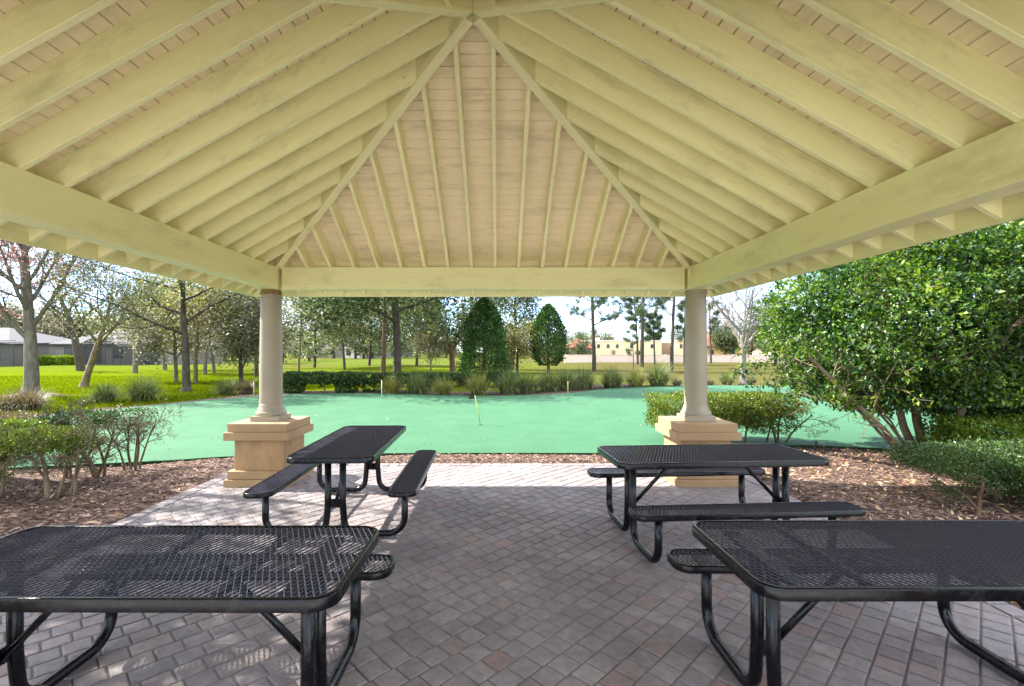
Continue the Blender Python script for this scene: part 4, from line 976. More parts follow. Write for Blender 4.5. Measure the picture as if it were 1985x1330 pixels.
gl = [(760, 763, 1, 0.85, 'yellow-green grass clump leftmost in front of the live oak trunk'),
      (808, 764, 0, 0.9, 'dark green grass clump, second right of the live oak trunk'),
      (860, 766, 1, 0.85, 'yellow-tipped grass clump left of the dark cone tree'),
      (926, 766, 1, 0.95, 'bright yellow-green grass clump in front of the dark cone tree'),
      (985, 764, 0, 0.95, 'blue-green grass clump at the right foot of the dark cone tree'),
      (1022, 762, 3, 0.95, 'dark grass clump left of the egg-shaped evergreen, beside the mulch'),
      (1062, 759, 0, 1.05, 'dark grass clump directly in front of the egg-shaped evergreen'),
      (1098, 757, 3, 1.05, 'dark grass clump behind the upright golf pin on the right'),
      (1132, 754, 0, 1.1, 'tall grass clump in front of the leftmost pine'),
      (1186, 752, 3, 1.05, 'grass clump midway between the leftmost and the middle pine'),
      (1232, 750, 1, 1.05, 'lighter grass clump with pale blades in front of the middle pine'),
      (1276, 749, 3, 1.1, 'grass clump at the right end of the row, pale dry blades on its right side'),
      (1312, 748, 2, 0.7, 'small dry grass clump beside the left edge of the right column'),
      (1376, 747, 2, 0.6, 'small dry grass clump just right of the right column'),
      (1409, 746, 0, 0.75, 'small green grass clump left of the pale leafless tree'),
      (1456, 746, 2, 0.6, 'small grass clump at the right foot of the pale leafless tree'),
      (8, 797, 2, 0.95, 'brownish grass clump at the left edge of the photo'),
      (58, 795, 2, 1.05, 'reddish-brown grass clump in front of the red-budded maple'),
      (204, 779, 0, 0.75, 'small green grass clump on the mulch edge below the leaning tree'),
      (277, 777, 0, 0.95, 'round green and brown grass clump midway between the leaning tree and the oak'),
      (438, 765, 0, 0.75, 'small grass clump nearest the green, right of the olive oak'),
      (476, 765, 2, 1.0, 'brown grass clump just left of the left column')]
for a_ in gl: grass(*a_)

# ------------------------------------------------------------------ hedges and shrubs
def shrub(name, label, cat, loc, stems, boxes, lm, bark, n, size, seed, rz=0, stem_h=0.5, stem_r=0.018, group=None, twigs=True, sparse=0.0, zbase=0.0, kids=5):
    """a clipped shrub: forking stems that carry a shell of small leaves filling rounded boxes (cx,cy,cz,hx,hy,hz)"""
    rs = np.random.RandomState(seed); root = empty(name, loc, rz); tag(root, label, cat, group)
    t = Tree(seed)
    for (sx_, sy_, dx_, dy_, h_, r_) in stems:
        t.grow(np.array([sx_, sy_, -0.03]), nrm(np.array([[dx_, dy_, 1.0]]))[0], h_, r_, 0,
               [lv(6, 0.10, 0.01, 0.5, 7, kids, 0.35, 0.62, 48, 0.62), lv(5, 0.16, 0.02, 0.4, 5, 5, 0.2, 0.55, 46, 0.6), lv(4, 0.18, 0.02, 0.4, 4, 5, 0.15, 0.6, 45, 0.6), lv(3, 0.2, 0.0, 0.5, 3, tips=3)])
    if len(stems) > 1:
        q = sorted((a[0], a[1]) for a in stems)
        t.g.tube([(a, b, -0.07) for a, b in q], 0.035, 6)      # the shared rootstock, below the mulch
    t.g.build('stems', bark, root, smooth=True)
    Ps = []; Os = []
    tot = sum(b[3]*b[4]+b[4]*b[5]+b[3]*b[5] for b in boxes)
    for (cx, cy, cz, hx, hy, hz) in boxes:
        k = int(n*2.6*(hx*hy+hy*hz+hx*hz)/tot)
        v = rand_dirs(rs, k); v = v/np.max(np.abs(v), axis=1, keepdims=True)**0.72
        q = 1-np.abs(rs.normal(0, 0.16, k)); q *= 1+0.07*np.sin(v[:, 0]*5+v[:, 2]*4+seed)+0.05*np.sin(v[:, 1]*9+v[:, 0]*7)
        # gaps
        gsel = (np.sin(v[:, 0]*7+seed)+np.sin(v[:, 1]*6+seed*2)+np.sin(v[:, 2]*8+seed*3)) > -1.9+sparse*2.4
        P_ = np.array([cx, cy, cz])+v*q[:, None]*np.array([hx, hy, hz]); Ps.append(P_[gsel]); Os.append(v[gsel])
    if Ps:
        P_ = np.concatenate(Ps); O_ = np.concatenate(Os)
        D = nrm(O_*0.8+rand_dirs(rs, len(P_))+UP*0.3); L = size*1.12*rs.uniform(0.6, 1.3, len(P_))
        finish(bpy.data.objects.new('foliage', leaf_mesh('foliage', P_, D, O_+rand_dirs(rs, len(P_))*0.9, L, L*0.55, lm, 0.2)), root)
    if t.tips and twigs:
        tp = [p for p in t.tips if rs.rand() < twigs]
        if tp: finish(bpy.data.objects.new('twig_leaves', leaves_at(rs, tp, 2, 0.02, size*0.9, lm, 'twig_leaves')), root)
    return root
# left of the patio: a row of leggy box shrubs
shrub('box_shrub', 'dense low box shrub with dark underside at the left edge beside the patio', 'shrub', (-6.05, 5.65, 0.0),
      [(0.2, 0, 0.1, 0.0, 0.6, 0.026), (-0.1, 0.1, -0.1, 0, 0.6, 0.024), (0.35, -0.1, 0.25, 0, 0.55, 0.02), (-0.5, 0, 0, 0, 0.6, 0.03)],
      [(-0.25, 0.1, 0.62, 0.75, 0.62, 0.20), (-0.5, -0.25, 0.50, 0.6, 0.4, 0.20)], M['lf_box'], M['bark_tan'], 19000, 0.030, 301, sparse=0.0)
shrub('box_shrub', 'box shrub with thin green top on bare crooked stems, second in the left row', 'shrub', (-5.2, 5.6, 0.0),
      [(0.1, -0.1, -0.35, 0.0, 0.75, 0.028), (0.16, -0.05, 0.1, 0.0, 0.75, 0.018), (0.24, 0, 0.1, 0, 0.7, 0.018), (0.30, 0, 0.2, 0.1, 0.65, 0.020), (0.0, 0, 0.0, 0.15, 0.8, 0.016)],
      [(-0.05, 0, 0.66, 0.32, 0.32, 0.12), (0.28, 0.05, 0.60, 0.16, 0.25, 0.09)], M['lf_box'], M['bark_tan'], 2300, 0.028, 302, sparse=0.35, twigs=0.5)
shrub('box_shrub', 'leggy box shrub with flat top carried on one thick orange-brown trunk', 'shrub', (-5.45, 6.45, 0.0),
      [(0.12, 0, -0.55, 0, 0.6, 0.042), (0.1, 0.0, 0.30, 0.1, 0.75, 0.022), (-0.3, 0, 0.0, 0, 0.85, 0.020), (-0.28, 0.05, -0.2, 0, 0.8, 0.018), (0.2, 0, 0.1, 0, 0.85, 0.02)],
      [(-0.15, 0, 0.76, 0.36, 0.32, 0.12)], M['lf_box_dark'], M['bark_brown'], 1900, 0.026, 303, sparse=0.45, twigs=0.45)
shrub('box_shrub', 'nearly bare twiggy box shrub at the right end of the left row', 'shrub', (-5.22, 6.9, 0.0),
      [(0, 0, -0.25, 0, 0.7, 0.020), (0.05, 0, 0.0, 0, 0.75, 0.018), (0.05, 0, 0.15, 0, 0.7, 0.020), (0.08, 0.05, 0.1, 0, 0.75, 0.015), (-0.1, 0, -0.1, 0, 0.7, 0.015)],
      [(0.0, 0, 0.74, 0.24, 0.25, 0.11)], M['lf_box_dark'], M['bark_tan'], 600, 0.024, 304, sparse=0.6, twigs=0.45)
shrub('box_shrub', 'box shrub behind the left row, pale brownish top against the green', 'shrub', (-7.6, 7.3, 0.0),
      [(0, 0, 0.1, 0, 0.6, 0.022), (-0.4, 0, -0.1, 0, 0.6, 0.022)], [(-0.2, 0, 0.52, 0.8, 0.45, 0.24)], M['lf_grass_b'], M['bark_tan'], 3500, 0.03, 305, sparse=0.1)
# right: clipped hedge behind the right pedestal
shrub('box_hedge', 'clipped dense box hedge behind the right pedestal', 'hedge', (3.65, 8.85, 0.0),
      [(-0.3, 0, 0, 0, 0.6, 0.02), (0.2, 0, 0.1, 0, 0.6, 0.02), (0.6, 0, 0.2, 0, 0.6, 0.02)],
      [(-0.05, 0.1, 0.60, 0.80, 0.55, 0.31), (0.75, 0.1, 0.62, 0.6, 0.5, 0.28)], M['lf_box'], M['bark_tan'], 12000, 0.034, 311)
shrub('box_shrub', 'thin bare-stemmed box shrub right of the hedge behind the right pedestal', 'shrub', (4.95, 8.75, 0.0),
      [(-0.5, 0, 0.1, 0, 0.75, 0.02), (0.1, 0, -0.2, 0, 0.8, 0.022), (0.1, 0, 0.15, 0, 0.8, 0.022), (0.2, 0, 0.5, 0, 0.75, 0.018), (-0.1, 0, 0.0, 0, 0.8, 0.018)],
      [(-0.1, 0, 0.72, 0.62, 0.45, 0.19), (-0.1, 0, 0.45, 0.45, 0.35, 0.25)], M['lf_box'], M['bark_brown'], 4200, 0.034, 312, sparse=0.35, twigs=0.8)
# right of the patio: low dark hedge
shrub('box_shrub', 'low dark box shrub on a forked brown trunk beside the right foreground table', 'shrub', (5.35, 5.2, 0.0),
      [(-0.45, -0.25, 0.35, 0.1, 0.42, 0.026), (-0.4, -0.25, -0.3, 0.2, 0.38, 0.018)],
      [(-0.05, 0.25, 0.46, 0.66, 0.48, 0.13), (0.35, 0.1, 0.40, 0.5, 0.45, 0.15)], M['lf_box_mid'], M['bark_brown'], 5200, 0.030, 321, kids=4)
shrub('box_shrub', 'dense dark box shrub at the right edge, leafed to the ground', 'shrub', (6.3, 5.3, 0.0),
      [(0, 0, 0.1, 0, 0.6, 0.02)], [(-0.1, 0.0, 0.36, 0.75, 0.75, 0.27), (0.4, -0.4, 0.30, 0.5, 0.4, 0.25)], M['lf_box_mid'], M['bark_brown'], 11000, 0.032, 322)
shrub('box_shrub', 'bright green sunlit shrub behind the dark box shrub at the right edge', 'shrub', (7.3, 6.95, 0.0),
      [(0, 0, 0.1, 0, 0.6, 0.02), (-0.4, 0, -0.1, 0, 0.6, 0.02)], [(-0.1, 0.0, 0.46, 0.85, 0.5, 0.26)], M['lf_bright'], M['bark_brown'], 6000, 0.04, 323)

# low hedge along the far side of the green
def hedge(px0, px1, py, h, depth, label, n, lm, seed, sparse, size=0.07):
    x0, y0 = ground_at(px0, py); x1, y1 = ground_at(px1, py); Lh = math.hypot(x1-x0, y1-y0); nb = max(2, int(Lh/1.0))
    stems = []; boxes = []; rs = np.random.RandomState(seed)
    for k in range(nb):
        cx = (k+0.5)*Lh/nb-Lh/2; stems.append((cx+rs.uniform(-0.2, 0.2), 0, rs.uniform(-0.3, 0.3), 0, h*0.7, 0.03))
        boxes.append((cx, 0, h*0.72, Lh/nb*0.62, depth/2, h*0.27)); 
        if rs.rand() < 0.75: boxes.append((cx+rs.uniform(-0.15, 0.15), 0, h*0.36, Lh/nb*0.42, depth/2*0.8, h*0.34))
    return shrub('hedge', label, 'hedge', ((x0+x1)/2, (y0+y1)/2, 0), stems, boxes, lm, M['bark_brown'], n, size, seed, rz=math.atan2(y1-y0, x1-x0), sparse=sparse, twigs=0.5, kids=3)
hedge(546, 700, 762, 0.84, 0.7, 'dark green low hedge beyond the green, right of the left column', 8000, M['lf_box_dark'], 331, 0.25)
hedge(690, 842, 760, 0.80, 0.7, 'thinner brown-green low hedge continuing in front of the live oak', 6000, M['lf_box_dark'], 332, 0.35)
hedge(828, 1000, 748, 0.62, 0.8, 'dark low hedge behind the grass clumps and the cone tree', 6000, M['lf_box_dark'], 333, 0.1)

# ---- big glossy bush on the right
rs = np.random.RandomState(401)
bx, by = 6.85, 7.55
bush = empty('bush', (bx, by, 0.0)); tag(bush, 'huge glossy-leaved green bush on several crooked trunks, filling the right side beside the patio', 'bush')
t = Tree(402)
for (sx_, sy_, dx_, dy_, h_, r_) in [(-0.55, -0.15, -0.80, -0.10, 2.5, 0.050), (-0.20, 0, -0.62, 0.1, 2.8, 0.062), (-0.12, 0.05, -0.25, 0.05, 3.0, 0.07), (-0.02, -0.05, 0.12, -0.2, 2.9, 0.065), (0.06, 0, 0.80, 0.1, 2.7, 0.055), (0.02, 0.1, 0.45, 0.3, 2.7, 0.05), (-0.40, 0.1, -0.7, 0.3, 2.4, 0.028), (-0.48, -0.1, -0.45, -0.1, 2.2, 0.022), (-0.3, 0.0, -0.9, -0.3, 2.0, 0.020)]:
    t.grow(np.array([sx_, sy_, -0.04]), nrm(np.array([[dx_, dy_, 1.0]]))[0], h_, r_, 0,
           [lv(9, 0.09, 0.015, 0.4, 9, 7, 0.32, 0.45, 45, 0.5), lv(6, 0.15, 0.02, 0.4, 6, 6, 0.2, 0.5, 45, 0.55), lv(4, 0.18, 0.0, 0.4, 4, 4, 0.2, 0.55, 45, 0.6), lv(3, 0.2, 0.0, 0.5, 3, tips=3)])
t.g.build('trunk', M['bark_tan'], bush, smooth=True)
def bush_shell(n, R3, c3, seed, flatbot):
    rs = np.random.RandomState(seed); v = rand_dirs(rs, n)
    v[:, 2] = np.where(v[:, 2] < flatbot, flatbot+(v[:, 2]-flatbot)*0.25, v[:, 2])
    lump = 1+0.07*np.sin(v[:, 0]*6+v[:, 2]*3)+0.06*np.sin(v[:, 1]*8+v[:, 2]*7+1)+0.05*np.sin(v[:, 0]*13+v[:, 1]*11)+0.04*np.sin(v[:, 2]*17+v[:, 0]*9)
    q = (1-np.abs(rs.normal(0, 0.11, n)))*lump
    P = np.array(c3)+v*q[:, None]*np.array(R3)
    return P, v, rs
P, v, rs = bush_shell(105000, (2.62, 2.1, 1.72), (0.55, 0.45, 2.14), 403, -0.68)
P_b, v_b, _ = bush_shell(26000, (1.75, 1.35, 0.62), (1.35, 0.25, 1.18), 404, -0.8)
P = np.concatenate([P, P_b]); v = np.concatenate([v, v_b])
# rosettes: tighten the leaves of the shell round shoot ends
cl = P[rs.randint(0, len(P), 12000)]; k_ = rs.randint(0, len(cl), len(P)); 
sel = rs.rand(len(P)) < 0.62
rs = np.random.RandomState(405); tip_out = nrm(cl[k_]-np.array([0.55, 0.45, 2.0]))
P = np.where(sel[:, None], cl[k_]+rand_dirs(rs, len(P))*0.022, P)
D = np.where(sel[:, None], nrm(tip_out*0.8+rand_dirs(rs, len(P))*1.0+UP*0.35), nrm(v+rand_dirs(rs, len(P))*0.9-UP*0.1))
Nn = v*0.9+UP*0.6+rand_dirs(rs, len(P))*0.55
L = rs.uniform(0.030, 0.062, len(P))+0.045*rs.rand(len(P))**3
finish(bpy.data.objects.new('foliage', leaf_mesh('foliage', P, D, Nn, L, L*0.56, M['lf_bush'], 0.16, 0.12)), bush)
P_c, v_c, rs = bush_shell(16000, (1.95, 1.6, 1.3), (0.6, 0.45, 2.2), 407, -0.7)
L = rs.uniform(0.09, 0.15, len(P_c))
finish(bpy.data.objects.new('inner_foliage', leaf_mesh('inner_foliage', P_c, rand_dirs(rs, len(P_c)), UP+rand_dirs(rs, len(P_c)), L, L*0.6, M['lf_bush'], 0.16, 0.1)), bush)
tp = [p for p in t.tips if p[2] > 0.75 and t.rs.rand() < 0.8]
T_ = np.array(tp); n_ = 3
P = np.repeat(T_, n_, axis=0)+rs.normal(size=(len(T_)*n_, 3))*0.03
L = rs.uniform(0.05, 0.10, len(P))
finish(bpy.data.objects.new('inner_leaves', leaf_mesh('inner_leaves', P, nrm(rand_dirs(rs, len(P))-UP*0.1), UP+rand_dirs(rs, len(P))*0.6, L, L*0.5, M['lf_bush'], 0.18, 0.1)), bush)
# grey trunk seen above the bush at the right edge
x, y = 12.95, 11.8
t = Tree(411)
t.grow(np.array([0, 0, 0.0]), np.array([0.0, 0.0, 1.0]), 8.5, 0.19, 0, [lv(9, 0.02, 0.01, 0.7, 12, 8, 0.86, 0.30, 55, 0.4), lv(6, 0.1, -0.03, 0.3, 5, 5, 0.3, 0.5, 45, 0.5), lv(3, 0.1, 0, 0.5, 3, tips=3)])
plant_tree('tall_tree', 'tall pale-trunked tree showing above the big bush at the right edge', 'tree', (x, y), t, M['bark'], [leaves_at(t.rs, t.tips, 8, 0.2, 0.14, M['lf_oak_dark'], 'crown')])

# ------------------------------------------------------------------ golf pins
M['pin_y'] = mat('pin_yellow', (0.40, 0.33, 0.06), 0.5); M['pin_w'] = mat('pin_pale', (0.65, 0.60, 0.42), 0.5)
M['flag'] = mat('flag_black', (0.01, 0.01, 0.012), 0.7); M['hole'] = mat('cup', (0.01, 0.02, 0.015), 0.9)
def pin(px, py, h, lean, label, m, flag=False, r=0.008):
    x, y = ground_at(px, py, TZ); root = empty('golf_pin', (x, y, TZ)); tag(root, label, 'golf pin', 'golf pins on the putting green')
    g = MB(); g.tube([(0, 0, -0.05), (lean*h, 0, h)], r, 8); g.build('pole', m, root, smooth=True)
    g = MB(); g.lathe([(0.054, 0.002), (0.054, 0.004)], 20); g.build('cup', M['hole'], root)
    if flag:
        g = MB()
        pts = [(lean*h-0.13+0.02*math.sin(k), 0.0) for k in range(3)]
        vs = []
        for k in range(7):
            xx = lean*h-0.002-k*0.022; yy = 0.012*math.sin(k*1.1)
            vs += [(xx, yy, h-0.075-0.002*k), (xx, yy, h-0.002)]
        g.add(vs, [(2*k, 2*k+2, 2*k+3, 2*k+1) for k in range(6)])
        o = g.build('flag', M['flag'], root); s_ = o.modifiers.new('t', 'SOLIDIFY'); s_.thickness = 0.003
pin(932, 824, 0.66, -0.20, 'leaning yellow golf pin with a small black flag in the middle of the green', M['pin_y'], True)
pin(1101, 772, 0.60, 0.0, 'upright yellow pin near the far edge of the green, in front of the dark grasses', M['pin_y'], r=0.009)
pin(740, 773, 0.64, 0.0, 'pale upright pin near the far edge of the green, in front of the live oak', M['pin_w'], r=0.010)
pin(492, 770, 0.58, 0.0, 'pale pin close to the left side of the left column', M['pin_w'], r=0.010)
M['stake'] = mat('stake', (0.02, 0.03, 0.02), 0.7)
for px, py, hh, lb in ((1581, 868, 0.10, 'short black stake at the near edge of the green, left of the big bush'), (1468, 758, 0.20, 'short dark stake on the far part of the green right of the right column')):
    x, y = ground_at(px, py, TZ); root = empty('stake', (x, y, TZ)); tag(root, lb, 'stake')
    g = MB(); g.tube([(0, 0, -0.03), (0.01, 0, hh)], 0.012, 8); g.build('post', M['stake'], root)
    g = MB(); g.lathe([(0.017, hh-0.02), (0.019, hh), (0.012, hh+0.008)], 10, c=(0.01, 0)); g.build('cap', M['stake'], root)

# ------------------------------------------------------------------ houses, wall
M['wall_grey'] = mat('house_wall', (0.20, 0.185, 0.17), 0.85, var=0.08); M['roof_grey'] = mat('roof_pale_grey', (0.055, 0.055, 0.062), 0.9, var=0.12, vscale=3)
M['glass'] = mat('window_dark', (0.03, 0.035, 0.05), 0.15, spec=0.6); M['bronze'] = mat('bronze_frame', (0.035, 0.03, 0.028), 0.6)
M['white_trim'] = mat('white_trim', (0.42, 0.41, 0.38), 0.6)
def screen_material():
    m = bpy.data.materials.new('insect_screen'); m.use_nodes = True
    n = m.node_tree.nodes; l = m.node_tree.links; p = n['Principled BSDF']; p.inputs['Base Color'].default_value = (0.03, 0.03, 0.035, 1); p.inputs['Roughness'].default_value = 0.8
    tr = n.new('ShaderNodeBsdfTransparent'); ms = n.new('ShaderNodeMixShader'); ms.inputs['Fac'].default_value = 0.42
    l.new(tr.outputs[0], ms.inputs[1]); l.new(p.outputs[0], ms.inputs[2]); l.new(ms.outputs[0], n['Material Output'].inputs['Surface']); return m
M['screen'] = screen_material()
def gable_house(name, label, X0, X1, Y0, Y1, eave, ridge, wall, roofm, wins, hip=True, cat='house', over=0.5):
    root = empty(name, ((X0+X1)/2, (Y0+Y1)/2, -0.05)); tag(root, label, cat)
    hx, hy = (X1-X0)/2, (Y1-Y0)/2
    g = MB(); g.box(-hx, hx, -hy, hy, -0.3, eave); g.build('wall', wall, root)
    g = MB(); ox, oy = hx+over, hy+over; rl = max(ox-oy, 0.3) if hip else ox
    vs = [(-ox, -oy, eave), (ox, -oy, eave), (ox, oy, eave), (-ox, oy, eave), (-rl, 0, ridge), (rl, 0, ridge)]
    vs2 = [(a, b, c-0.18) for a, b, c in vs[:4]]
    g.add(vs+vs2, [(0, 1, 5, 4), (1, 2, 5), (2, 3, 4, 5), (3, 0, 4), (0, 6, 7, 1), (1, 7, 8, 2), (2, 8, 9, 3), (3, 9, 6, 0), (6, 9, 8, 7)])
    g.build('roof', roofm, root)
    for (a, b, z0, z1) in wins:
        g = MB(); g.box(a, b, -hy-0.06, -hy+0.02, z0, z1); f = g.build('window', M['white_trim'] if wall is not M['wall_grey'] else M['bronze'], root)
        g = MB(); e = 0.07; mid = (a+b)/2
        g.box(a+e, mid-0.03, -hy-0.075, -hy-0.058, z0+e, z1-e); g.box(mid+0.03, b-e, -hy-0.075, -hy-0.058, z0+e, z1-e); g.build('pane', M['glass'], f)
    return root
h1 = gable_house('house', 'low grey house with pale grey roof behind the leaning tree on the left', -57.5, -42, 63, 74, 2.75, 5.2, M['wall_grey'], M['roof_grey'],
                 [(-6.6, -1.8, 0.3, 2.3), (-0.2, 1.0, 0.9, 2.2), (3.8, 5.8, 0.1, 2.2)])
h2 = gable_house('house', 'grey house with dark screened porch at the left edge of the photo', -80, -60.5, 60, 72, 2.9, 5.0, M['wall_grey'], M['roof_grey'],
                 [(2.2, 5.6, 0.2, 2.3), (6.6, 8.6, 0.2, 2.3)])
def cage(label, X0, X1, Y0, Y1, h, rise, nb):
    root = empty('screen_enclosure', ((X0+X1)/2, (Y0+Y1)/2, -0.05)); tag(root, label, 'screen porch')
    hx, hy = (X1-X0)/2, (Y1-Y0)/2; fr = MB(); s = MB()
    def top(x): return h+rise*math.cos(x/hx*math.pi/2)
    xs_ = np.linspace(-hx, hx, nb+1)
    for x in xs_:
        fr.tube([(x, -hy, -0.1), (x, -hy, top(x)), (x, hy, top(x)+0.2)], 0.05, 4)
    for k in range(nb):
        a, b = xs_[k], xs_[k+1]
        fr.tube([(a, -hy, top(a)), (b, -hy, top(b))], 0.06, 4); fr.tube([(a, -hy, 0.9), (b, -hy, 0.9)], 0.04, 4); fr.tube([(a, -hy, 2.3), (b, -hy, 2.3)], 0.04, 4)
        s.add([(a, -hy+0.02, 0), (b, -hy+0.02, 0), (b, -hy+0.02, top(b)), (a, -hy+0.02, top(a))], [(0, 1, 2, 3)])
        s.add([(a, -hy+0.02, top(a)), (b, -hy+0.02, top(b)), (b, hy, top(b)+0.2), (a, hy, top(a)+0.2)], [(0, 1, 2, 3)])
    for x in (-hx, hx): s.add([(x, -hy+0.02, 0), (x, hy, 0), (x, hy, top(x)), (x, -hy+0.02, top(x))], [(0, 1, 2, 3)])
    fr.build('frame', M['bronze'], root); s.build('screen', M['screen'], root); return root
cage('dark framed screen enclosure with arched roof joined to the grey house', -51, -45.6, 58.5, 62.9, 2.3, 1.1, 6)
cage('long dark screen enclosure at the left edge of the photo', -74, -55.5, 55.5, 59.9, 2.6, 0.5, 9)
# clipped sunny hedge in front of the grey house
shrub('hedge', 'bright clipped rectangular hedge in front of the grey house', 'hedge', (-53.2, 58.6, -0.05), [(-1.5, 0, 0, 0, 0.6, 0.04), (1.5, 0, 0, 0, 0.6, 0.04)],
      [(-1.1, 0, 0.58, 1.2, 0.6, 0.60), (1.1, 0, 0.58, 1.2, 0.6, 0.60)], M['lf_bright'], M['bark_brown'], 4500, 0.16, 501)
M['pale_wall'] = mat('far_wall_pale', (0.72, 0.68, 0.60), 0.8)
M['roof_blue'] = mat('roof_slate', (0.05, 0.055, 0.07), 0.9)
gable_house('house', 'distant slate-roofed house left of the distant pale gabled house', -59, -45, 142, 152, 2.6, 6.0, M['wall_grey'], M['roof_blue'], [(-4, -1, 0.6, 2.2), (1, 4, 0.6, 2.2)])
gable_house('house', 'distant pale gabled house beyond the middle field', -44, -38.5, 138, 148, 2.6, 5.0, M['pale_wall'], mat('roof_brown', (0.12, 0.09, 0.08), 0.9), [(-2, -0.6, 0.6, 2.2), (0.6, 2, 0.6, 2.2)])
gable_house('house', 'distant slate-roofed house seen just left of the live oak trunk', -38, -27, 143, 153, 2.6, 5.4, M['wall_grey'], M['roof_blue'], [(-4, -1, 0.6, 2.2), (1, 4, 0.6, 2.2)])

M['pink_wall'] = mat('pink_stucco', (0.78, 0.62, 0.53), 0.85, var=0.05, vscale=0.5)
g = MB(); g.box(-21, 21, -0.1, 0.1, -0.5, 1.12); g.box(-21.05, 21.05, -0.16, 0.16, 1.12, 1.2)
for k in range(9): g.box(-21+k*5.2, -20.6+k*5.2, -0.2, -0.1, -0.5, 1.25)
wl = g.build('boundary_wall', M['pink_wall'], loc=(31.5, 76, 0.0)); wl.rotation_euler = (0, 0, R(-4)); tag(wl, 'long low pale pink boundary wall behind the pines on the right', 'wall')

M['cream_wall'] = mat('cream_stucco', (0.80, 0.67, 0.40), 0.85, var=0.05, vscale=0.4); M['recess_shade_door'] = mat('recess_shade_door', (0.28, 0.20, 0.14), 0.9)
M['tile'] = mat('red_tile', (0.22, 0.065, 0.035), 0.85, var=0.2, vscale=3, bump=0.5, bscale=12); M['pink_house'] = mat('pink_house', (0.40, 0.22, 0.17), 0.9, var=0.1)
bl = empty('apartment_building', (31, 116, 0)); tag(bl, 'long flat-roofed cream building with small windows behind the pink wall', 'building')
g = MB(); g.box(-9.9, 8.2, 0, 10, -0.3, 4.15); g.box(10.9, 20, 0, 10, -0.3, 4.3); g.build('wall', M['cream_wall'], bl)
g = MB(); g.box(8.2, 10.9, 1.2, 10, -0.3, 3.9); g.build('recess_wall', M['recess_shade_door'], bl)  # shade of the recess is put into its darker brown colour
g = MB(); g.box(-10.1, 8.4, -0.15, 10.1, 4.15, 4.45); g.box(10.7, 20.2, -0.15, 10.1, 4.3, 4.6); g.build('parapet', M['pale_wall'], bl)
for a in (-9.2, -7.3, -5.0, -2.8, 0.6, 3.0, 5.5, 12.5, 15.0, 17.4):
    for z0 in ((2.5, 3.5),):
        g = MB(); g.box(a, a+0.75, -0.06, 0.02, z0[0], z0[1]); f = g.build('window', M['white_trim'], bl)
        g = MB(); g.box(a+0.07, a+0.68, -0.075, -0.055, z0[0]+0.07, z0[1]-0.07); g.build('pane', M['glass'], f)
for a in (-9.8, -6.2, -3.9, -1.2, 4.4, 7.2, 11.1, 14.1, 16.6, 19.3):
    g = MB(); g.box(a, a+0.16, -0.12, 0.01, -0.3, 4.14); g.build('downspout', M['pale_wall'], bl)
for a, b in ((-7, 1.2), (-1, 0.8), (5, 1.0), (14, 1.3)):
    g = MB(); g.box(a, a+b, 4, 5.2, 4.1, 5.1); g.build('roof_unit', M['pale_wall'], bl)
for a in (-4, 2.0, 13.6):
    g = MB(); g.box(a, a+1.1, -0.06, 0.02, 0, 2.0); g.build('door', M['recess_shade_door'], bl)
gable_house('house', 'dull pink house left of the cream building, partly behind the egg-shaped evergreen', 15, 20.5, 104, 112, 2.6, 4.6, M['pink_house'], M['tile'], [(0.3, 1.1, 1.0, 2.0), (1.8, 2.4, 1.0, 2.0)])
gable_house('house', 'orange-walled house with red tiled hip roof right of the right column', 40.5, 49.5, 96, 105, 2.9, 5.9, mat('orange_wall', (0.60, 0.38, 0.13), 0.85), M['tile'], [(-3.2, -2.2, 1.0, 2.2), (1, 2, 1.0, 2.2)])
gable_house('house', 'red roofed house behind the pale leafless tree beside the big bush', 52.5, 62, 92, 101, 3.3, 6.4, M['cream_wall'], M['tile'], [(-3.2, -2.2, 1.0, 2.2), (1, 2, 1.0, 2.2)])

# ------------------------------------------------------------------ loose stuff on the ground
def scatter(name, n, region, seed, lm, lmin, lmax, wr, flatness=0.3, label=None, fold=0.15, hfun=mulch_h, z=0.004):
    rs = np.random.RandomState(seed); pts = []
    while len(pts) < n:
        x, y = region(rs)
        if x is None: continue
        pts.append((x, y, hfun(x, y)+z+rs.uniform(0, 0.014)))
    P = np.array(pts); a = rs.uniform(0, 6.28, len(P))
    D = np.stack([np.cos(a), np.sin(a), rs.normal(0, flatness, len(P))], 1); L = rs.uniform(lmin, lmax, len(P))
    me = leaf_mesh(name, P, D, UP+rs.normal(size=(len(P), 3))*flatness*1.2, L, L*wr, lm, fold)
    o = bpy.data.objects.new(name, me); finish(o); tag(o, label, None, None, 'stuff'); return o
def reg_left(rs):
    x = -8.2+rs.rand()*4.4; y = 1.0+rs.rand()*6.6
    if x > PX0-0.01 or inside(np.array([x]), np.array([y]), TURF-np.array([0, 0.05]))[0]: return None, None
    return x, y
def reg_right(rs):
    x = PX1+0.01+rs.rand()*4.8; y = 2.0+rs.rand()*6.6
    if inside(np.array([x]), np.array([y]), TURF-np.array([0, 0.05]))[0]: return None, None
    return x, y
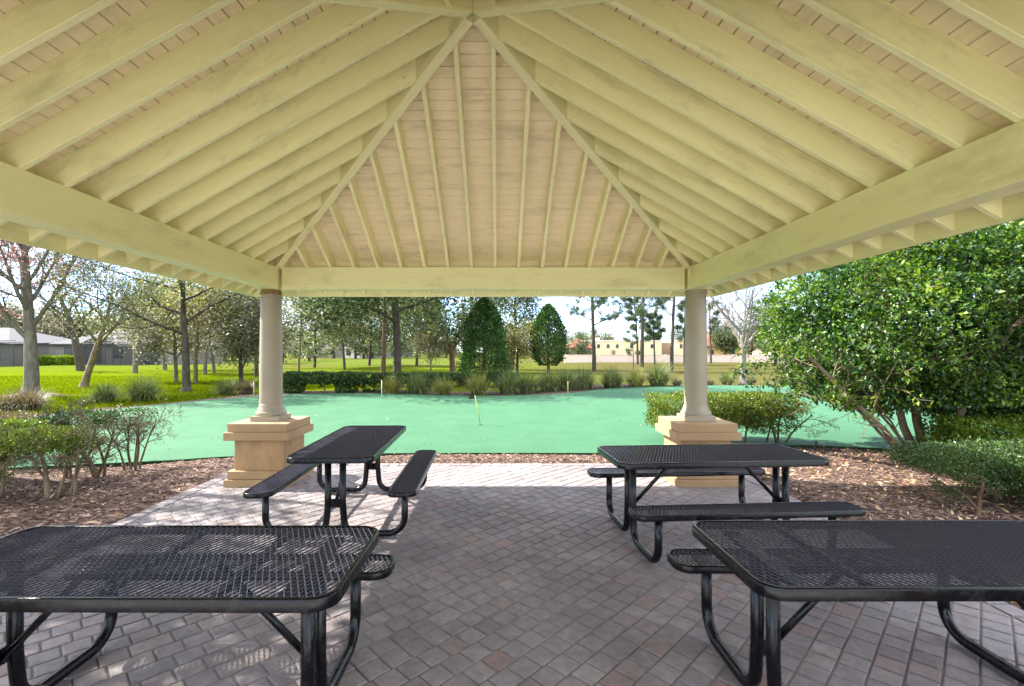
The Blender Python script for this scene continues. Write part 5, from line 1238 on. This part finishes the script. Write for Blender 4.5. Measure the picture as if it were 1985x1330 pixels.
def reg_front(rs):
    x = -5+rs.rand()*10; y = PY1+0.02+rs.rand()*0.55
    if inside(np.array([x]), np.array([y]), TURF-np.array([0, 0.04]))[0]: return None, None
    return x, y
scatter('mulch_chips', 9000, reg_left, 601, M['chip'], 0.03, 0.085, 0.24, 0.35, 'brown shredded bark mulch strewn over the left bed')
scatter('mulch_chips', 6500, reg_right, 602, M['chip'], 0.03, 0.08, 0.26, 0.35, 'brown bark mulch strewn over the right bed')
scatter('mulch_chips', 3200, reg_front, 603, M['chip'], 0.03, 0.07, 0.28, 0.35, 'bark mulch in the strip between the patio and the green')
scatter('leaf_litter', 3600, reg_right, 604, M['litter'], 0.04, 0.085, 0.5, 0.35, 'fallen dry leaves on the mulch under the big bush')
scatter('leaf_litter', 700, reg_left, 605, M['litter'], 0.03, 0.06, 0.5, 0.35, 'few fallen leaves on the mulch of the left bed')
def reg_patio(rs):
    x = PX0+0.2+rs.rand()*(PX1-PX0-0.4); y = 1.5+rs.rand()*(PY1-1.7)
    return x, y
def reg_turf(rs):
    x = -11+rs.rand()*22; y = 8.0+rs.rand()**1.5*13
    if sdist(np.array([x]), np.array([y]), TURF)[0] > -0.1: return None, None
    return x, y
scatter('turf_debris', 260, reg_turf, 607, M['litter'], 0.02, 0.06, 0.5, 0.3, 'scattered fallen leaves on the putting green', hfun=lambda x, y: TZ, z=0.003)
scatter('patio_debris', 240, reg_patio, 606, M['litter'], 0.008, 0.028, 0.5, 0.2, 'tiny bits of dry leaf on the pavers', hfun=lambda x, y: 0.0, z=0.003)
# lawn blades near the green
rs = np.random.RandomState(610); n = 60000
yy = 12+rs.rand(n)**1.4*22; xx = -yy*0.48-rs.rand(n)*yy*0.62
sdv = sdist(xx, yy, TURF); ok = (sdv > 1.0)
xx, yy = xx[ok], yy[ok]; n = len(xx)
P = np.stack([xx, yy, np.full(n, -0.05)], 1); D = rand_dirs(rs, n)*0.5+UP; 
o = bpy.data.objects.new('grass', leaf_mesh('grass', P, D, rand_dirs(rs, n), rs.uniform(0.06, 0.13, n), 0.022, M['lf_lawn'], 0.1)); finish(o); tag(o, 'short bright grass blades of the left lawn', None, None, 'stuff')
